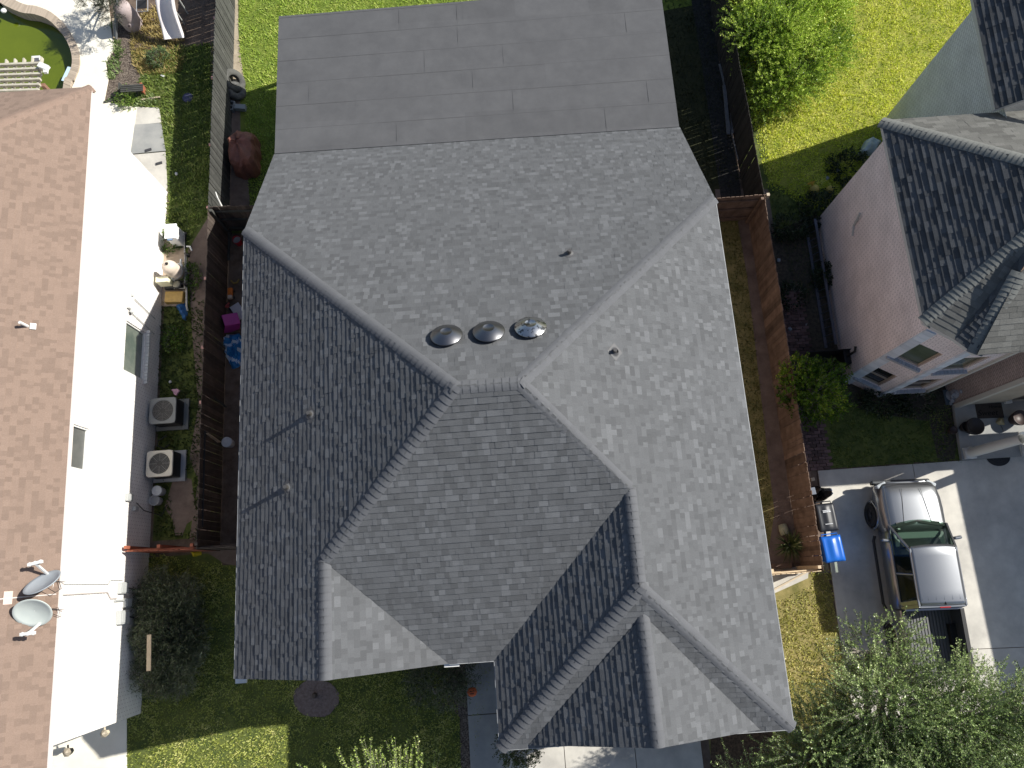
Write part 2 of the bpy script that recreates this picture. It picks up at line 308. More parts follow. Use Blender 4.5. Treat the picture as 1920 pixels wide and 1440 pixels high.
# lawn blades -------------------------------------------------------------
def inpoly(x, y, poly):
    c = np.zeros(len(x), bool); n = len(poly)
    for i in range(n):
        x1, y1 = poly[i]; x2, y2 = poly[(i+1) % n]
        k = ((y1 > y) != (y2 > y)) & (x < (x2-x1)*(y-y1)/((y2-y1)+1e-12)+x1); c ^= k
    return c
def blades(name, label, polys, density, ln=(.05,.10), wd=.013, mat=None, flat=.5, holes=(), cat='grass', cl=1.2):
    V = []; T = []
    for poly in polys:
        poly = [(p.x, p.y) for p in [P(*q) for q in poly]]
        xs = [p[0] for p in poly]; ys_ = [p[1] for p in poly]; A = (max(xs)-min(xs))*(max(ys_)-min(ys_)); n = int(A*density)
        x = rng.uniform(min(xs), max(xs), n); y = rng.uniform(min(ys_), max(ys_), n); k = inpoly(x, y, poly)
        for h in holes: k &= ~inpoly(x, y, [(p.x, p.y) for p in [P(*q) for q in h]])
        # thin out in patches
        q = np.sin(x*cl*2.1+1.3*np.sin(y*cl*1.7))*np.cos(y*cl*1.9+1.1*np.sin(x*cl*1.3)); q2 = np.sin(x*7.3+2*np.sin(y*5.1))*np.sin(y*6.7+np.cos(x*4.9))
        k &= rng.random(n) < (.72+.28*q+.15*q2); x = x[k]; y = y[k]; q = q[k]; q2 = q2[k]; n = len(x)
        L_ = rng.uniform(ln[0], ln[1], n)*(1+.25*q2); a = rng.uniform(0, 2*np.pi, n); el = rng.uniform(flat*.5, 1.25, n)
        dx = np.cos(a)*np.cos(el)*L_; dy = np.sin(a)*np.cos(el)*L_; dz = np.sin(el)*L_; px_ = -np.sin(a)*wd; py_ = np.cos(a)*wd
        z0 = np.full(n, .004)
        v = np.stack([np.stack([x-px_, y-py_, z0], 1), np.stack([x+px_, y+py_, z0], 1), np.stack([x+dx*.6+px_*.8, y+dy*.6+py_*.8, z0+dz*.75], 1), np.stack([x+dx, y+dy, z0+dz], 1)], 1)
        V.append(v.reshape(-1, 3)); T.append(np.clip(.5+.16*q+.14*q2+rng.normal(0, .17, n), 0, 1))
    V = np.concatenate(V); T = np.concatenate(T); n = len(T)
    me = bpy.data.meshes.new(name); me.vertices.add(len(V)); me.vertices.foreach_set('co', V.ravel()); me.loops.add(n*4); me.loops.foreach_set('vertex_index', np.arange(n*4)); me.polygons.add(n)
    me.polygons.foreach_set('loop_start', np.arange(0, n*4, 4)); me.polygons.foreach_set('loop_total', np.full(n, 4)); me.update()
    at = me.attributes.new('tone', 'FLOAT', 'FACE'); at.data.foreach_set('value', T.astype(np.float32)); me.materials.append(mat)
    o = bpy.data.objects.new(name, me); C.objects.link(o); tag(o, label, cat, kind='stuff'); return o
def leafmat(name, c_dark, c_light, c_alt=None, trans=.25, rough=.5):
    """leaf colour from the tone attribute, a little light shining through"""
    if name in MATS: return MATS[name]
    mt = bpy.data.materials.new(name); mt.use_nodes = True; t = mt.node_tree; N = t.nodes; L = t.links; b = N['Principled BSDF']; b.inputs['Roughness'].default_value = rough; b.inputs['Specular IOR Level'].default_value = .3
    a = N.new('ShaderNodeAttribute'); a.attribute_name = 'tone'; r = N.new('ShaderNodeValToRGB'); L.new(a.outputs['Fac'], r.inputs['Fac'])
    r.color_ramp.elements[0].color = (*c_dark, 1); r.color_ramp.elements[1].color = (*(c_alt or c_light), 1); r.color_ramp.elements[0].position = .1
    if c_alt: e = r.color_ramp.elements.new(.62); e.color = (*c_light, 1)
    tr = N.new('ShaderNodeBsdfTranslucent'); ms = N.new('ShaderNodeMixShader'); ms.inputs[0].default_value = trans
    L.new(r.outputs[0], b.inputs['Base Color']); L.new(r.outputs[0], tr.inputs[0]); L.new(b.outputs[0], ms.inputs[1]); L.new(tr.outputs[0], ms.inputs[2]); L.new(ms.outputs[0], N['Material Output'].inputs[0])
    MATS[name] = mt; return mt
sheet('lawn', [(1436,-200), (1900,-200), (1860,260), (1640,420), (1440,340)], .009, M('lawn_sun_tint', (.14,.17,.02), .95, col2=(.32,.31,.06), nscale=2.5, bump=.8, bscale=45, coords='World', detail=8)); sheet('dirt_strip', [(430,-200), (446,-200), (447,60), (452,110), (458,150), (430,160)], .0095, M('pale_soil', (.30,.25,.18), .95, col2=(.42,.36,.27), nscale=4, bump=.4, bscale=30, coords='World')); sheet('lawn', [(446,-200), (1300,-200), (1300,10), (700,120), (640,300), (452,330)], .0085, M('lawn_green', (.09,.14,.018), .95, col2=(.20,.24,.04), nscale=2.5, bump=.8, bscale=45, coords='World', detail=8))  # sunlit brightness is put into the sunny and green lawn base colours
grassA = leafmat('grass_green', (.065,.11,.02), (.19,.26,.05), (.40,.40,.14))
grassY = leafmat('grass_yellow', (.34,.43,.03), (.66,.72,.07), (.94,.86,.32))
grassD = leafmat('grass_dry', (.20,.17,.05), (.46,.36,.13), (.66,.52,.26))
grassM = leafmat('grass_mixed', (.17,.18,.035), (.44,.42,.10), (.74,.64,.30))
grassS = leafmat('grass_shade_tint', (.02,.038,.008), (.06,.085,.018), (.12,.12,.04))  # darker blade colours with the shade painted in
blades('lawn_grass', 'bright green back lawn between the grey fence and the big grey roof', [[(447,-30), (530,-30), (530,300), (470,420), (462,260), (458,150), (449,110)], [(520,-60), (900,-60), (900,12), (520,40)]], 900, mat=leafmat('grass_back', (.16,.27,.03), (.40,.53,.08), (.66,.68,.22)), ln=(.05,.11))
blades('lawn_grass', 'dark shaded lawn between the big grey roof and the right rear fence', [[(1240,-60), (1330,-60), (1370,200), (1410,352), (1300,352), (1250,200)]], 300, mat=leafmat('grass_deep_shade_tint', (.012,.02,.005), (.03,.04,.01), (.06,.06,.02)))  # blades coloured near black to stand for the house shade
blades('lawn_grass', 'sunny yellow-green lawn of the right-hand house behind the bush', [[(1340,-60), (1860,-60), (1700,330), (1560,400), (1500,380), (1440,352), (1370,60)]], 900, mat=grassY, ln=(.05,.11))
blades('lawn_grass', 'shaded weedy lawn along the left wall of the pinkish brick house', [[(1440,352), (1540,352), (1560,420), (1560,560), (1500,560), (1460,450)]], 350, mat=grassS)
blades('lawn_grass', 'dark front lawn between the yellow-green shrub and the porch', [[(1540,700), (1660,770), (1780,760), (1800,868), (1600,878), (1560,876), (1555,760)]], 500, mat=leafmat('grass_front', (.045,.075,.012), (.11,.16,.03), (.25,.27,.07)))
blades('lawn_grass', 'front lawn half in sun below the left end of the big grey roof', [[(240,1030), (450,1065), (450,1200), (930,1200), (862,1600), (240,1600)]], 750, mat=leafmat('grass_front_left', (.14,.18,.03), (.38,.42,.09), (.66,.62,.26)), holes=[[(550,1309), (565,1280), (593,1273), (625,1282), (636,1309), (622,1338), (593,1345), (562,1338)], [(838,1245), (890,1245), (890,1600), (866,1600), (862,1345)], [(372,1018), (452,1018), (452,1062), (420,1054)]])
blades('lawn_grass', 'dry yellow grass strip between the big grey roof and the right driveway', [[(1430,1095), (1525,1066), (1560,1070), (1567,1190), (1592,1290), (1600,1500), (1460,1500)]], 750, mat=grassM, holes=[[(1420,1060), (1522,1060), (1520,1100), (1450,1130)]])
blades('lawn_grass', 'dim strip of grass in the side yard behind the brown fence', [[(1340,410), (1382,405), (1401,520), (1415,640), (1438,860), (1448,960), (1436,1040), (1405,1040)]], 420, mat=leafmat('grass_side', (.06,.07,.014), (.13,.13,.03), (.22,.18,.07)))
blades('lawn_grass', 'green grass strip against the white house beside the slabs', [[(262,150), (330,90), (400,80), (396,380), (388,410), (372,420), (345,470), (310,440), (318,350), (305,240), (296,205), (262,200)]], 750, mat=grassA, ln=(.08,.17), wd=.016)
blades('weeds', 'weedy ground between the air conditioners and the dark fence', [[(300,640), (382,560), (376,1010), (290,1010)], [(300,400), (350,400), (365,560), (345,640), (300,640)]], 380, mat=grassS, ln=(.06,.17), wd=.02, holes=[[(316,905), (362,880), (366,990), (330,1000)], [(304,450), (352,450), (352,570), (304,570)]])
blades('dry_grass', 'straw coloured dry grass below the white slide', [[(246,35), (300,10), (345,60), (345,130), (325,140), (262,140), (245,110)]], 900, mat=grassD, ln=(.08,.2), wd=.012)
blades('weeds', 'green weeds sprouting on the brown mulch beside the pool deck', [[(200,118), (222,100), (228,130), (215,150), (203,150)], [(208,78), (226,78), (238,104), (222,112), (214,95)], [(196,190), (240,170), (290,180), (300,198), (240,206)], [(205,50), (212,40), (214,62)]], 700, mat=leafmat('weed', (.08,.13,.04), (.20,.28,.09), (.35,.40,.2)), ln=(.08,.22), wd=.02)
# ============================================================ MAIN HOUSE (the big grey roof)
shing = M('grey_shingle', (.085,.0885,.095), .92, col2=(.114,.1175,.124), nscale=55, detail=6, tone=(.68,1.34), bump=.35, bscale=220, contrast=(.3,.7), coords='World')
capm = M('cap_shingle', (.092,.095,.104), .92, col2=(.115,.118,.127), nscale=70, detail=6, tone=(.75,1.2), bump=.3, bscale=220, contrast=(.3,.7), coords='World')
rollm = M('rolled_roofing', (.076,.077,.082), .95, col2=(.098,.099,.104), nscale=1.6, detail=10, tone=(.93,1.07), bump=.3, bscale=160, contrast=(.3,.7), coords='World')
white = M('white_paint', (.72,.72,.70), .5, col2=(.62,.62,.60), nscale=3)
trimg = M('grey_trim', (.36,.37,.38), .6)
soffit = M('soffit', (.45,.44,.42), .8)
stucco = M('tan_brick_plain', (.35,.27,.22), .9, col2=(.28,.21,.17), nscale=8, bump=.3)
L_, Rr, B_, F_, G_, GF = -6.85, 6.03, 9.60, -1.92, -.73, -3.857
ze, p_, hP = 5.321, .637, 2.93
V3 = lambda x, y, z: Vector((x, y, z))
run = (B_-F_)/2; zm = ze+run*p_; ym = (B_+F_)/2; ys_b = B_+(ze-hP)/p_
LB, RB, LF, RG, GG, GFp = V3(L_,B_,ze), V3(Rr,B_,ze), V3(L_,F_,ze), V3(Rr,GF,ze), V3(G_,GF,ze), V3(G_,F_,ze)
r1, r2 = V3(L_+run,ym,zm), V3(Rr-run,ym,zm)
gx, zr = 2.52, 7.56; T_ = V3(gx, F_+(zr-ze)/p_+.05, zr); H1 = V3(gx, -.44, zr)
xg = -4.33; zg = ze+(xg-L_)*p_; g1, g0, gV = V3(xg,F_+(xg-L_),zg), V3(xg,F_,zg), V3(2*xg-L_,F_,ze)
Ga, Gb, Gl, Gr = P(1206,1153,7.2), P(1236,1403,7.2), P(992,1397,ze+.06), P(1424,1368,ze+.06)
house = E_('grey_roofed_house', 'large house with a big grey shingle hip roof filling the middle of the picture', 'house', (-.4, 3, 0))
rm = MB(); Rs = random.Random(11)
slopes = {'left': [LB, LF, g0, g1, r1], 'front': [r1, g1, gV, GFp, T_, r2], 'lg': [g1, g0, gV], 'gar': [T_, GFp, GG, H1], 'right': [r2, T_, H1, RG, RB], 'hip': [H1, GG, RG],
          'back': [V3(L_,ys_b,hP), LB, r1, r2, RB, V3(Rr,ys_b,hP)], 'gl': [Ga, Gl, Gb], 'gr': [Ga, Gb, Gr]}
NN = {}
for k, poly in slopes.items():
    if k == 'back': poly = [poly[0], poly[5], poly[4], poly[3], poly[2], poly[1]]
    n = Vector((0,0,0))
    for i in range(len(poly)): n += (poly[i]-poly[0]).cross(poly[(i+1) % len(poly)]-poly[0])
    n.normalize(); NN[k] = n if n.z > 0 else -n
    shingles(rm, poly, tones=tones_grey, R=Rs, t=.015 if k in ('left','gar','gl','front','hip') else .011, lam=.004 if k not in ('left','gar','gl') else .007)
roof = bw(rm, 'roof', shing, house)
dk = MB()
for k in ('left', 'front', 'lg', 'gar', 'right', 'hip', 'gl', 'gr'): deck(dk, slopes[k], th=.07)
bk = slopes['back']; deck(dk, [bk[0], bk[5], bk[4], bk[3], bk[2], bk[1]], th=.07)
dk.build('roof_deck', trimg, roof)
for (a, b, na, nb) in ((LB, r1, 'left', 'back'), (RB, r2, 'back', 'right'), (r1, r2, 'back', 'front'), (g1, r1, 'left', 'front'), (T_, r2, 'front', 'right'), (g0, g1, 'left', 'lg'), (H1+V3(0,.1,0), T_, 'gar', 'right'), (GG, H1, 'gar', 'hip'), (RG, H1, 'hip', 'right'), (Gb, Ga, 'gl', 'gr')):
    cm = MB(); caps(cm, a, b, NN[na], NN[nb], w=.155, t=.022 if na in ('left','gar','gl') or nb == 'hip' else .014, exposure=.165, eh=.019 if na in ('left','gar','gl') else .013, R=Rs); cm.build('ridge_cap', capm, roof, smooth=True)
# flat (rolled roofing) patio roof: overlapping sheets in rows
fm = MB(); a0, a1, a2, a3 = V3(L_+.02,ys_b+.03,hP), V3(Rr-.02,ys_b+.03,hP), V3(Rr+.1,19.6,2.62), V3(L_+.02,18.75,2.66)
a2 = V3(Rr+.08, 19.0, 2.64)
shingles(fm, [a0, a1, a2, a3], exposure=.92, widths=(1.9, 3.1, 4.6, 2.6), t=.009, lam=.002, base=.006, R=Rs, tones=lambda R: R.uniform(.2,.8))
fl = bw(fm, 'patio_roof', rollm, house); sm_ = MB(); nF = nrm([a0, a1, a2])
for k in range(1, 7):
    f = k*.92/5.6; A, B = a0.lerp(a3, f), a1.lerp(a2, f); sm_.beam(A+nF*.013, B+nF*.013, .022, .006, Rs.uniform(.2,.8))
for k in range(6):
    for _ in range(2):
        g_ = Rs.uniform(.05,.95)
        for dg in (0,): A, B = a0.lerp(a1, g_+dg), a3.lerp(a2, g_+dg); sm_.beam(A.lerp(B, k*.164)+nF*.014, A.lerp(B, (k+1)*.164)+nF*.014, .016, .005, Rs.uniform(.3,1))
sm_.build('seam', M('seam_bitumen', (.078,.079,.083), .9, tone=(.95,1.15)), fl)
d2 = MB(); deck(d2, [a0, a1, a2, a3], th=.16); d2.build('roof_deck', trimg, fl)
for x in (-6.6, -2.3, 2, 5.9):
    q = MB(); q.box((x, 18.45, 1.28), (.14, .14, 2.5)); bw(q, 'post', white, house)
# walls, soffits, fascia
i_ = .42; wl = MB()
wl.prism([(L_+i_,F_+i_), (xg,F_+i_), (G_+i_,F_+i_), (G_+i_,GF+i_), (Rr-i_,GF+i_), (Rr-i_,B_-.1), (L_+i_,B_-.1)], 0, ze-.16)
wl.prism([(L_+i_,B_-.1), (Rr-i_,B_-.1), (Rr-i_,ys_b-.3), (L_+i_,ys_b-.3)], 0, 2.7)
bw(wl, 'wall', stucco, house)
sf = MB(); sf.prism([(L_+.03,F_+.03), (G_+.03,F_+.03), (G_+.03,GF+.03), (Rr-.03,GF+.03), (Rr-.03,B_), (L_+.03,B_)], ze-.155, ze-.10); bw(sf, 'soffit', soffit, house)
fs = MB()
for a, b in ((LB, LF), (LF, V3(L_+.9,F_,ze)), (V3(-2.6,F_,ze), gV+V3(.15,0,0)), (gV, GFp), (GFp, GG), (GG, V3(.0,GF,ze)), (V3(5.2,GF,ze), RG), (RG, RB)): fs.beam(a+V3(0,0,-.09), b+V3(0,0,-.09), .03, .15)
fs.beam(g0+V3(0,.02,-.12), LF+V3(0,.02,-.12), .03, .14); fs.beam(g0+V3(0,.02,-.12), gV+V3(0,.02,-.12), .03, .14)
bw(fs, 'fascia', white, house)
for q, s_ in ((LF+V3(.10,-.04,-.14), (.26,.16,.07)), (gV+V3(.05,-.04,-.14), (.36,.10,.05)), (Gl+V3(-.02,-.02,-.12), (.3,.15,.05))): cr = MB(); cr.box(q, s_); bw(cr, 'cornice_return', white, house)
de = MB()
for a, b in ((LB, LF), (GFp, GG), (RG, RB), (GG, RG), (gV, GFp)): 
    off = V3(0,0,.004); de.beam(a+off, b+off, .05, .012)
bw(de, 'drip_edge', M('drip_edge', (.34,.345,.35), .5), house)
# gable walls of the two front gables
for tri in ([g0+V3(0,.35,-.05), V3(L_+.2,F_+.35,ze-.12), V3(2*xg-L_-.2,F_+.35,ze-.12)], [Gb+V3(0,.3,-.06), Gl+V3(.1,.3,-.1), Gr+V3(-.1,.3,-.1)]): gw = MB(); gw.face(tri); bw(gw, 'gable_wall', stucco, house)
# roof vents
galv = M('vent_metal', (.19,.19,.20), .36, metal=1, col2=(.20,.20,.21), nscale=5, contrast=(.4,.6))
rust = M('vent_metal_worn', (.50,.50,.50), .3, metal=1, col2=(.12,.12,.12), nscale=7, contrast=(.53,.58), detail=8)
blackm = M('black_metal', (.02,.02,.022), .5)
bn = NN['back']
for i, (px, py) in enumerate(((838,632), (917,625), (995,617))):
    c = PP(px, py+3, LB, bn)+bn*.10; v = MB(); v.lathe(c, [(.355,-.005), (.36,.01), (.35,.022), (.20,.085), (.135,.112), (.125,.113), (.12,.106), (.0,.112)], 36, bn)
    vo = v.build('roof_vent', rust if i == 2 else galv, roof, smooth=True)
    if i == 2: vo['label'] = 'roof vent with peeling patches'
    b = MB(); b.lathe(c-bn*.12, [(.2,0), (.2,.12), (.3,.12)], 20, bn); b.lathe(c, [(.34,.0), (.20,-.01)], 24, bn); b.lathe(c-bn*.115, [(.36,0), (.0,.004)], 4, bn); b.build('vent_base', blackm, roof)
pipem = M('pipe_metal', (.17,.16,.15), .35, metal=.7)
for (px, py, k, h, o) in ((583,778,'left',.26,LB), (540,915,'left',.26,LB), (1067,476,'back',.24,LB), (1152,660,'right',.19,RB)):
    c = PP(px, py, o, NN[k]); v = MB(); v.tube([c-V3(0,0,.05), c+V3(0,0,h)], .046, 12); v.lathe(c+V3(0,0,h*.55), [(.055,-.05), (.055,0), (.04,.03)], 12)
    pv = v.build('vent_pipe', pipem, roof); b = MB(); b.lathe(c, [(.12,.02), (.10,.03), (.045,.09)], 14, NN[k]); b.lathe(c+NN[k]*.018, [(.22,0), (.0,.003)], 4, NN[k]); b.build('flashing', M('flashing', (.09,.09,.095), .6), pv)
# ============================================================ LEFT HOUSE (white brick, brown roof)
XW = -11.58; zl = 5.22; pl = .62
lh = E_('white_brick_house', 'two-storey white brick house with a brown shingle roof along the left edge', 'house', (-14, 5, 0))
wb = brick('white_brick', (.93,.91,.87), (.88,.86,.82), (.62,.58,.56), bump=.4)
glassm = M('window_glass', (.10,.125,.11), .06, spec=.9, col2=(.20,.22,.19), nscale=1.1, coat=.4)
screen = M('window_screen', (.10,.105,.10), .45, col2=(.14,.14,.13), nscale=2)
hw = [(8.46-1.27, 8.46, .95, 2.3), (4.35, 5.32, 4.02, 4.86)]
k1 = [(s-(-3.25), e-(-3.25), a, b) for s, e, a, b in ((6.8,8.4,.97,2.22), (3.5,4.68,3.80,5.1))]
wmb = MB(); wall(wmb, (XW,-3.25), (XW,14.0), 0, zl-.05, k1); wall(wmb, (XW,14.0), (-22,14.0), 0, zl-.05); wall(wmb, (-22,-3.25), (XW,-3.25), 0, zl-.05)
bw(wmb, 'wall', wb, lh)
window(lh, (XW,-3.25), (XW,14.0), k1[0], (white, glassm, white), mull=False)
window(lh, (XW,-3.25), (XW,14.0), k1[1], (white, screen, white), sill=False, label='small window high under the eave')
browns = M('brown_shingle', (.207,.146,.114), .92, col2=(.262,.190,.150), nscale=40, tone=(.78,1.08), bump=.3, bscale=200, coords='World', contrast=(.3,.7))
ex = -11.26; LE0, LE1 = V3(-11.42,14.5,zl), V3(-11.10,-9,zl); RX = -21
tl = lambda R: R.uniform(.15,.4) if R.random() < .38 else R.uniform(.6,.9)
lr = MB(); hz = 6.0
lhp = V3(LE0.x-hz,14.5-hz,zl+hz*pl)
shingles(lr, [LE0, LE1, V3(ex-hz,-9,zl+hz*pl), lhp], exposure=.145, widths=(.09,.12,.15,.18), t=.011, lam=.0, R=Rs, tones=tl)
shingles(lr, [LE0, lhp, V3(-23,8.5,zl+hz*pl), V3(-23,14.5,zl)], exposure=.145, widths=(.09,.12,.15,.18), t=.011, lam=0, R=Rs, tones=tl)
lro = bw(lr, 'roof', browns, lh)
d3 = MB(); deck(d3, [LE0, LE1, V3(ex-hz,-9,zl+hz*pl), lhp], .1); deck(d3, [LE0, lhp, V3(-23,8.5,zl+hz*pl), V3(-23,14.5,zl)], .1); d3.build('roof_deck', M('brown_trim', (.30,.2,.17), .7), lro)
nL = V3(pl,0,1).normalized(); nB = V3(0,pl,1).normalized()
c4 = MB(); caps(c4, LE0, lhp, nL, nB, w=.17, R=Rs); c4.build('ridge_cap', M('brown_cap', (.225,.155,.12), .92, col2=(.265,.19,.15), nscale=50, tone=(.85,1.1), coords='World'), lro, smooth=True)
d4 = MB(); d4.beam(LE0+V3(.02,0,-.05), LE1+V3(.02,0,-.05), .03, .14); bw(d4, 'fascia', M('fascia_pale', (.68,.62,.58), .6), lh)
lo = V3(ex,0,zl)
c = PP(50,611,lo,nL); v = MB(); v.tube([c-V3(0,0,.05), c+V3(0,0,.28)], .04, 12); vp = v.build('vent_pipe', white, lro); v = MB(); v.box(c+nL*.016+V3(.12,0,-.07), (.14,.16,.01), Matrix((V3(1,0,-pl).normalized(), V3(0,1,0), nL)).transposed()); v.build('flashing', white, vp)
q = PP(15,1121,lo,nL); v = MB(); v.box(q+nL*.03, (.18,.30,.02), Matrix((V3(1,0,-pl).normalized(), V3(0,1,0), nL)).transposed()); v.build('flashing', M('pink_patch', (.62,.46,.40), .7), lro)
# conduit across the roof and down the wall, meter boxes, wall lamps (all fixed to the house)
cg = M('conduit', (.55,.50,.47), .5); grey = M('meter_grey', (.42,.43,.42), .5); 
q1, q2 = PP(-30,1126,lo,nL)+nL*.03, PP(105,1114,lo,nL)+nL*.03
v = MB(); v.tube([q1, q2, V3(XW+.05, q2.y-.02, zl-.25), V3(XW+.04, q2.y, 2.4), V3(XW+.04, q2.y-.18, 2.2), V3(XW+.04, q2.y-.18, 1.9)], .018, 6); bw(v, 'conduit', cg, lh)
yA = P(245,1070).y; v = MB(); v.tube([V3(XW+.03,.55,zl-.2), V3(XW+.03,.52,2.35), V3(XW+.03,.62,2.25), V3(XW+.03,.62,1.6)], .010, 6); bw(v, 'cable', grey, lh)
for (y, z, s) in ((.40,1.62,(.12,.32,.42)), (-.02,1.3,(.1,.26,.34)), (-.42,1.55,(.14,.38,.5)), (3.02,1.55,(.1,.22,.3)), (2.72,1.1,(.07,.14,.24))):
    v = MB(); v.box((XW+s[0]/2+.002,y,z), s); v.box((XW+s[0]+.012,y,z), (.02,s[1]*.8,s[2]*.8)); bw(v, 'meter_box', grey, lh, bevel=.008)
for pts, r in (([V3(XW+.06,.4,1.4), V3(XW+.12,.35,1.1), V3(XW+.25,.1,.8), V3(XW+.07,-.1,.5), V3(XW+.05,-.1,0)], .018), ([V3(XW+.06,-.4,1.3), V3(XW+.2,-.5,.9), V3(XW+.06,-.65,.4), V3(XW+.05,-.65,0)], .02), ([V3(XW+.06,2.9,1.1), V3(XW+.1,2.7,.7), V3(XW+.45,2.55,.25), V3(XW+.5,2.9,.05)], .014), ([V3(XW+.5,5.1,.3), V3(XW+.25,4.95,.3), V3(XW+.2,4.8,.25), V3(XW+.4,4.7,.2), V3(XW+.6,4.8,.3)], .02)):
    v = MB(); v.tube(pts, r, 6); bw(v, 'cable', blackm, lh)
v = MB(); v.tube([V3(XW+.05,.05,0), V3(XW+.05,.05,2.0)], .03, 8); bw(v, 'conduit', grey, lh)
lampg = M('lamp_glass', (.75,.66,.50), .2)
for px, py, z in ((198,1363,2.0), (130,1388,4.3)):
    c = P(px, py, z); c.y = -3.42; v = MB(); v.lathe(c, [(.02,.16), (.08,.10), (.10,.06), (.07,-.12), (.03,-.16)], 6); v.beam(c+V3(0,.16,.05), c, .03, .03); lo_ = bw(v, 'wall_lamp', lampg if z < 3 else blackm, lh)
    v = MB(); v.lathe(c+V3(0,0,.07), [(.11,0), (.07,.06), (.0,.1)], 6); v.build('lamp_cap', M('bronze', (.30,.26,.20), .5, metal=.2), lo_)
# floodlights with their conduits beside the pool equipment
v = MB()
for y, zt in ((9.25,2.05), (8.72,2.0)): v.tube([V3(XW+.04,y-.2,.5), V3(XW+.04,y,zt)], .014, 6)
fo = bw(v, 'conduit', grey, lh)
for y, zt in ((9.25,2.05), (8.72,2.0)):
    v = MB(); v.lathe((XW+.10,y,zt+.12), [(.03,-.10), (.05,-.02), (.06,.06), (.0,.08)], 10, V3(.5,0,1)); bw(v, 'floodlight', grey, lh)
v = MB(); v.box((XW+.05,9.0,2.15), (.1,.42,.3)); bw(v, 'timer_box', white, lh, bevel=.01)
# ============================================================ RIGHT HOUSE (pinkish brick, dark roof)
rh = E_('pink_brick_house', 'two-storey pinkish brick house with charcoal shingle roof and angled window bay', 'house', (14, 8, 0))
pb = brick('pink_brick', (.93,.82,.79), (.84,.73,.70), (.60,.51,.50), bump=.5, ms=.013)
pb2 = brick('brown_brick', (.46,.36,.32), (.38,.29,.26), (.26,.21,.19), bump=.5, ms=.014)
gb = brick('grey_brick', (.76,.77,.76), (.68,.69,.68), (.52,.52,.52), bump=.5, ms=.013)
zrh = 5.35
c0, c1, c2, c3 = P(1533,408), P(1578,705), P(1645,735), P(1728,728)
c0 = V3(11.18,11.25,0); c1 = V3(11.06,5.47,0); c2 = V3(12.08,4.86,0); c3 = V3(13.52,4.84,0); c4_ = V3(14.25,5.5,0); c5 = V3(14.48,4.33,0)
wm = MB(); wall(wm, c0, c1, 0, zrh); bw(wm, 'wall', pb, rh)
d12 = (c2-c1).length; h12 = [(.20,.88,.72,1.95), (.14,.94,3.05,4.38)]
wm = MB(); wall(wm, c1, c2, 0, zrh, h12); bw(wm, 'wall', pb, rh)
h23 = [(.3,1.12,.7,1.95), (.3,1.12,3.0,4.35)]
wm = MB(); wall(wm, c2, c3, 0, zrh, h23); wall(wm, c3, c4_, 0, zrh); bw(wm, 'wall', pb, rh)
wm = MB(); wall(wm, c4_, c5, 0, zrh); bw(wm, 'wall', pb2, rh)
greenglass = M('green_shade_glass', (.095,.12,.085), .12, spec=.8, coat=.3, col2=(.13,.16,.115), nscale=2); darkglass = M('dark_glass', (.02,.022,.024), .08, spec=.8)
tanf = M('tan_frame', (.42,.34,.26), .5); sillm = M('sill_brick', (.40,.42,.46), .8, tone=(.75,1.15))
for (a, b, hs) in ((c1, c2, h12), (c2, c3, h23)):
    window(rh, a, b, hs[0], (tanf, darkglass, sillm), mull='h' if a is c1 else 'h', depth=.1); window(rh, a, b, hs[1], (tanf, greenglass, sillm), depth=.1)
# pale corner quoins
Rq = random.Random(5); qtrim = M('quoin', (.64,.68,.73), .8, tone=(.85,1.1))
for (c, d) in ((c1, (c2-c1).normalized()), (c2, (c3-c2).normalized())):
    z = 0; qm = MB()
    while z < zrh-.12: qm.box(c+d*.12+V3(0,0,z+.12)+V3(-.01,-.012,0), (.26, .07, .228), Matrix.Rotation(math.atan2(d.y, d.x), 3, 'Z'), Rq.random()); z += .24
    bw(qm, 'quoin', qtrim, rh)
qm = MB(); qm.box(c5+V3(.04,-.02,zrh/2), (.16,.14,zrh-.02)); qm.box(c3+V3(.0,-.03,zrh/2), (.1,.08,zrh-.02)); qm.box(c4_+V3(-.2,-.2,zrh/2), (.06,.06,zrh-.02)); bw(qm, 'corner_trim', M('cream_trim', (.55,.53,.47), .7), rh)
# entrance: wall with an arch-trimmed door, porch slab, columns, roof
wm = MB(); wall(wm, c5, (17.8,4.33), 0, 5.0, [(1.6,2.55,.15,2.4)]); bw(wm, 'wall', M('cream_wall', (.42,.37,.29), .85, col2=(.48,.43,.35), nscale=2), rh)
v = MB(); v.box((16.55,4.42,1.28), (.95,.06,2.26)); do = bw(v, 'door', M('dark_door', (.035,.028,.022), .35), rh); v = MB(); v.lathe((16.2,4.34,1.1), [(.0,.05), (.03,.03), (.03,0)], 10, V3(0,-1,0)); v.build('handle', pipem, do)
v = MB(); v.prism([(14.42,4.33), (14.30,2.56), (20,2.52), (20,4.33)], 0, .15); bw(v, 'porch_floor', concrete_dull, rh)
colm = M('column_paint', (.60,.60,.58), .5)
for x, y in ((14.56,2.76), (16.38,2.72)):
    v = MB(); v.box((x,y,.19), (.36,.36,.08)); v.lathe((x,y,.23), [(.19,0), (.20,.04), (.17,.07), (.155,.10), (.15,.6), (.135,2.5), (.15,2.55), (.19,2.6), (.19,2.66)], 28); bw(v, 'column', colm, rh, smooth=False)
wm = MB(); wm.prism([(14.7,3.95), (18.05,3.95), (18.05,4.32), (14.7,4.32)], 3.9, 5.4); bw(wm, 'entry_shade_block', M('cream_trim', (.55,.53,.47), .7), rh)  # unseen block, shaped to cast shade across the top of the driveway
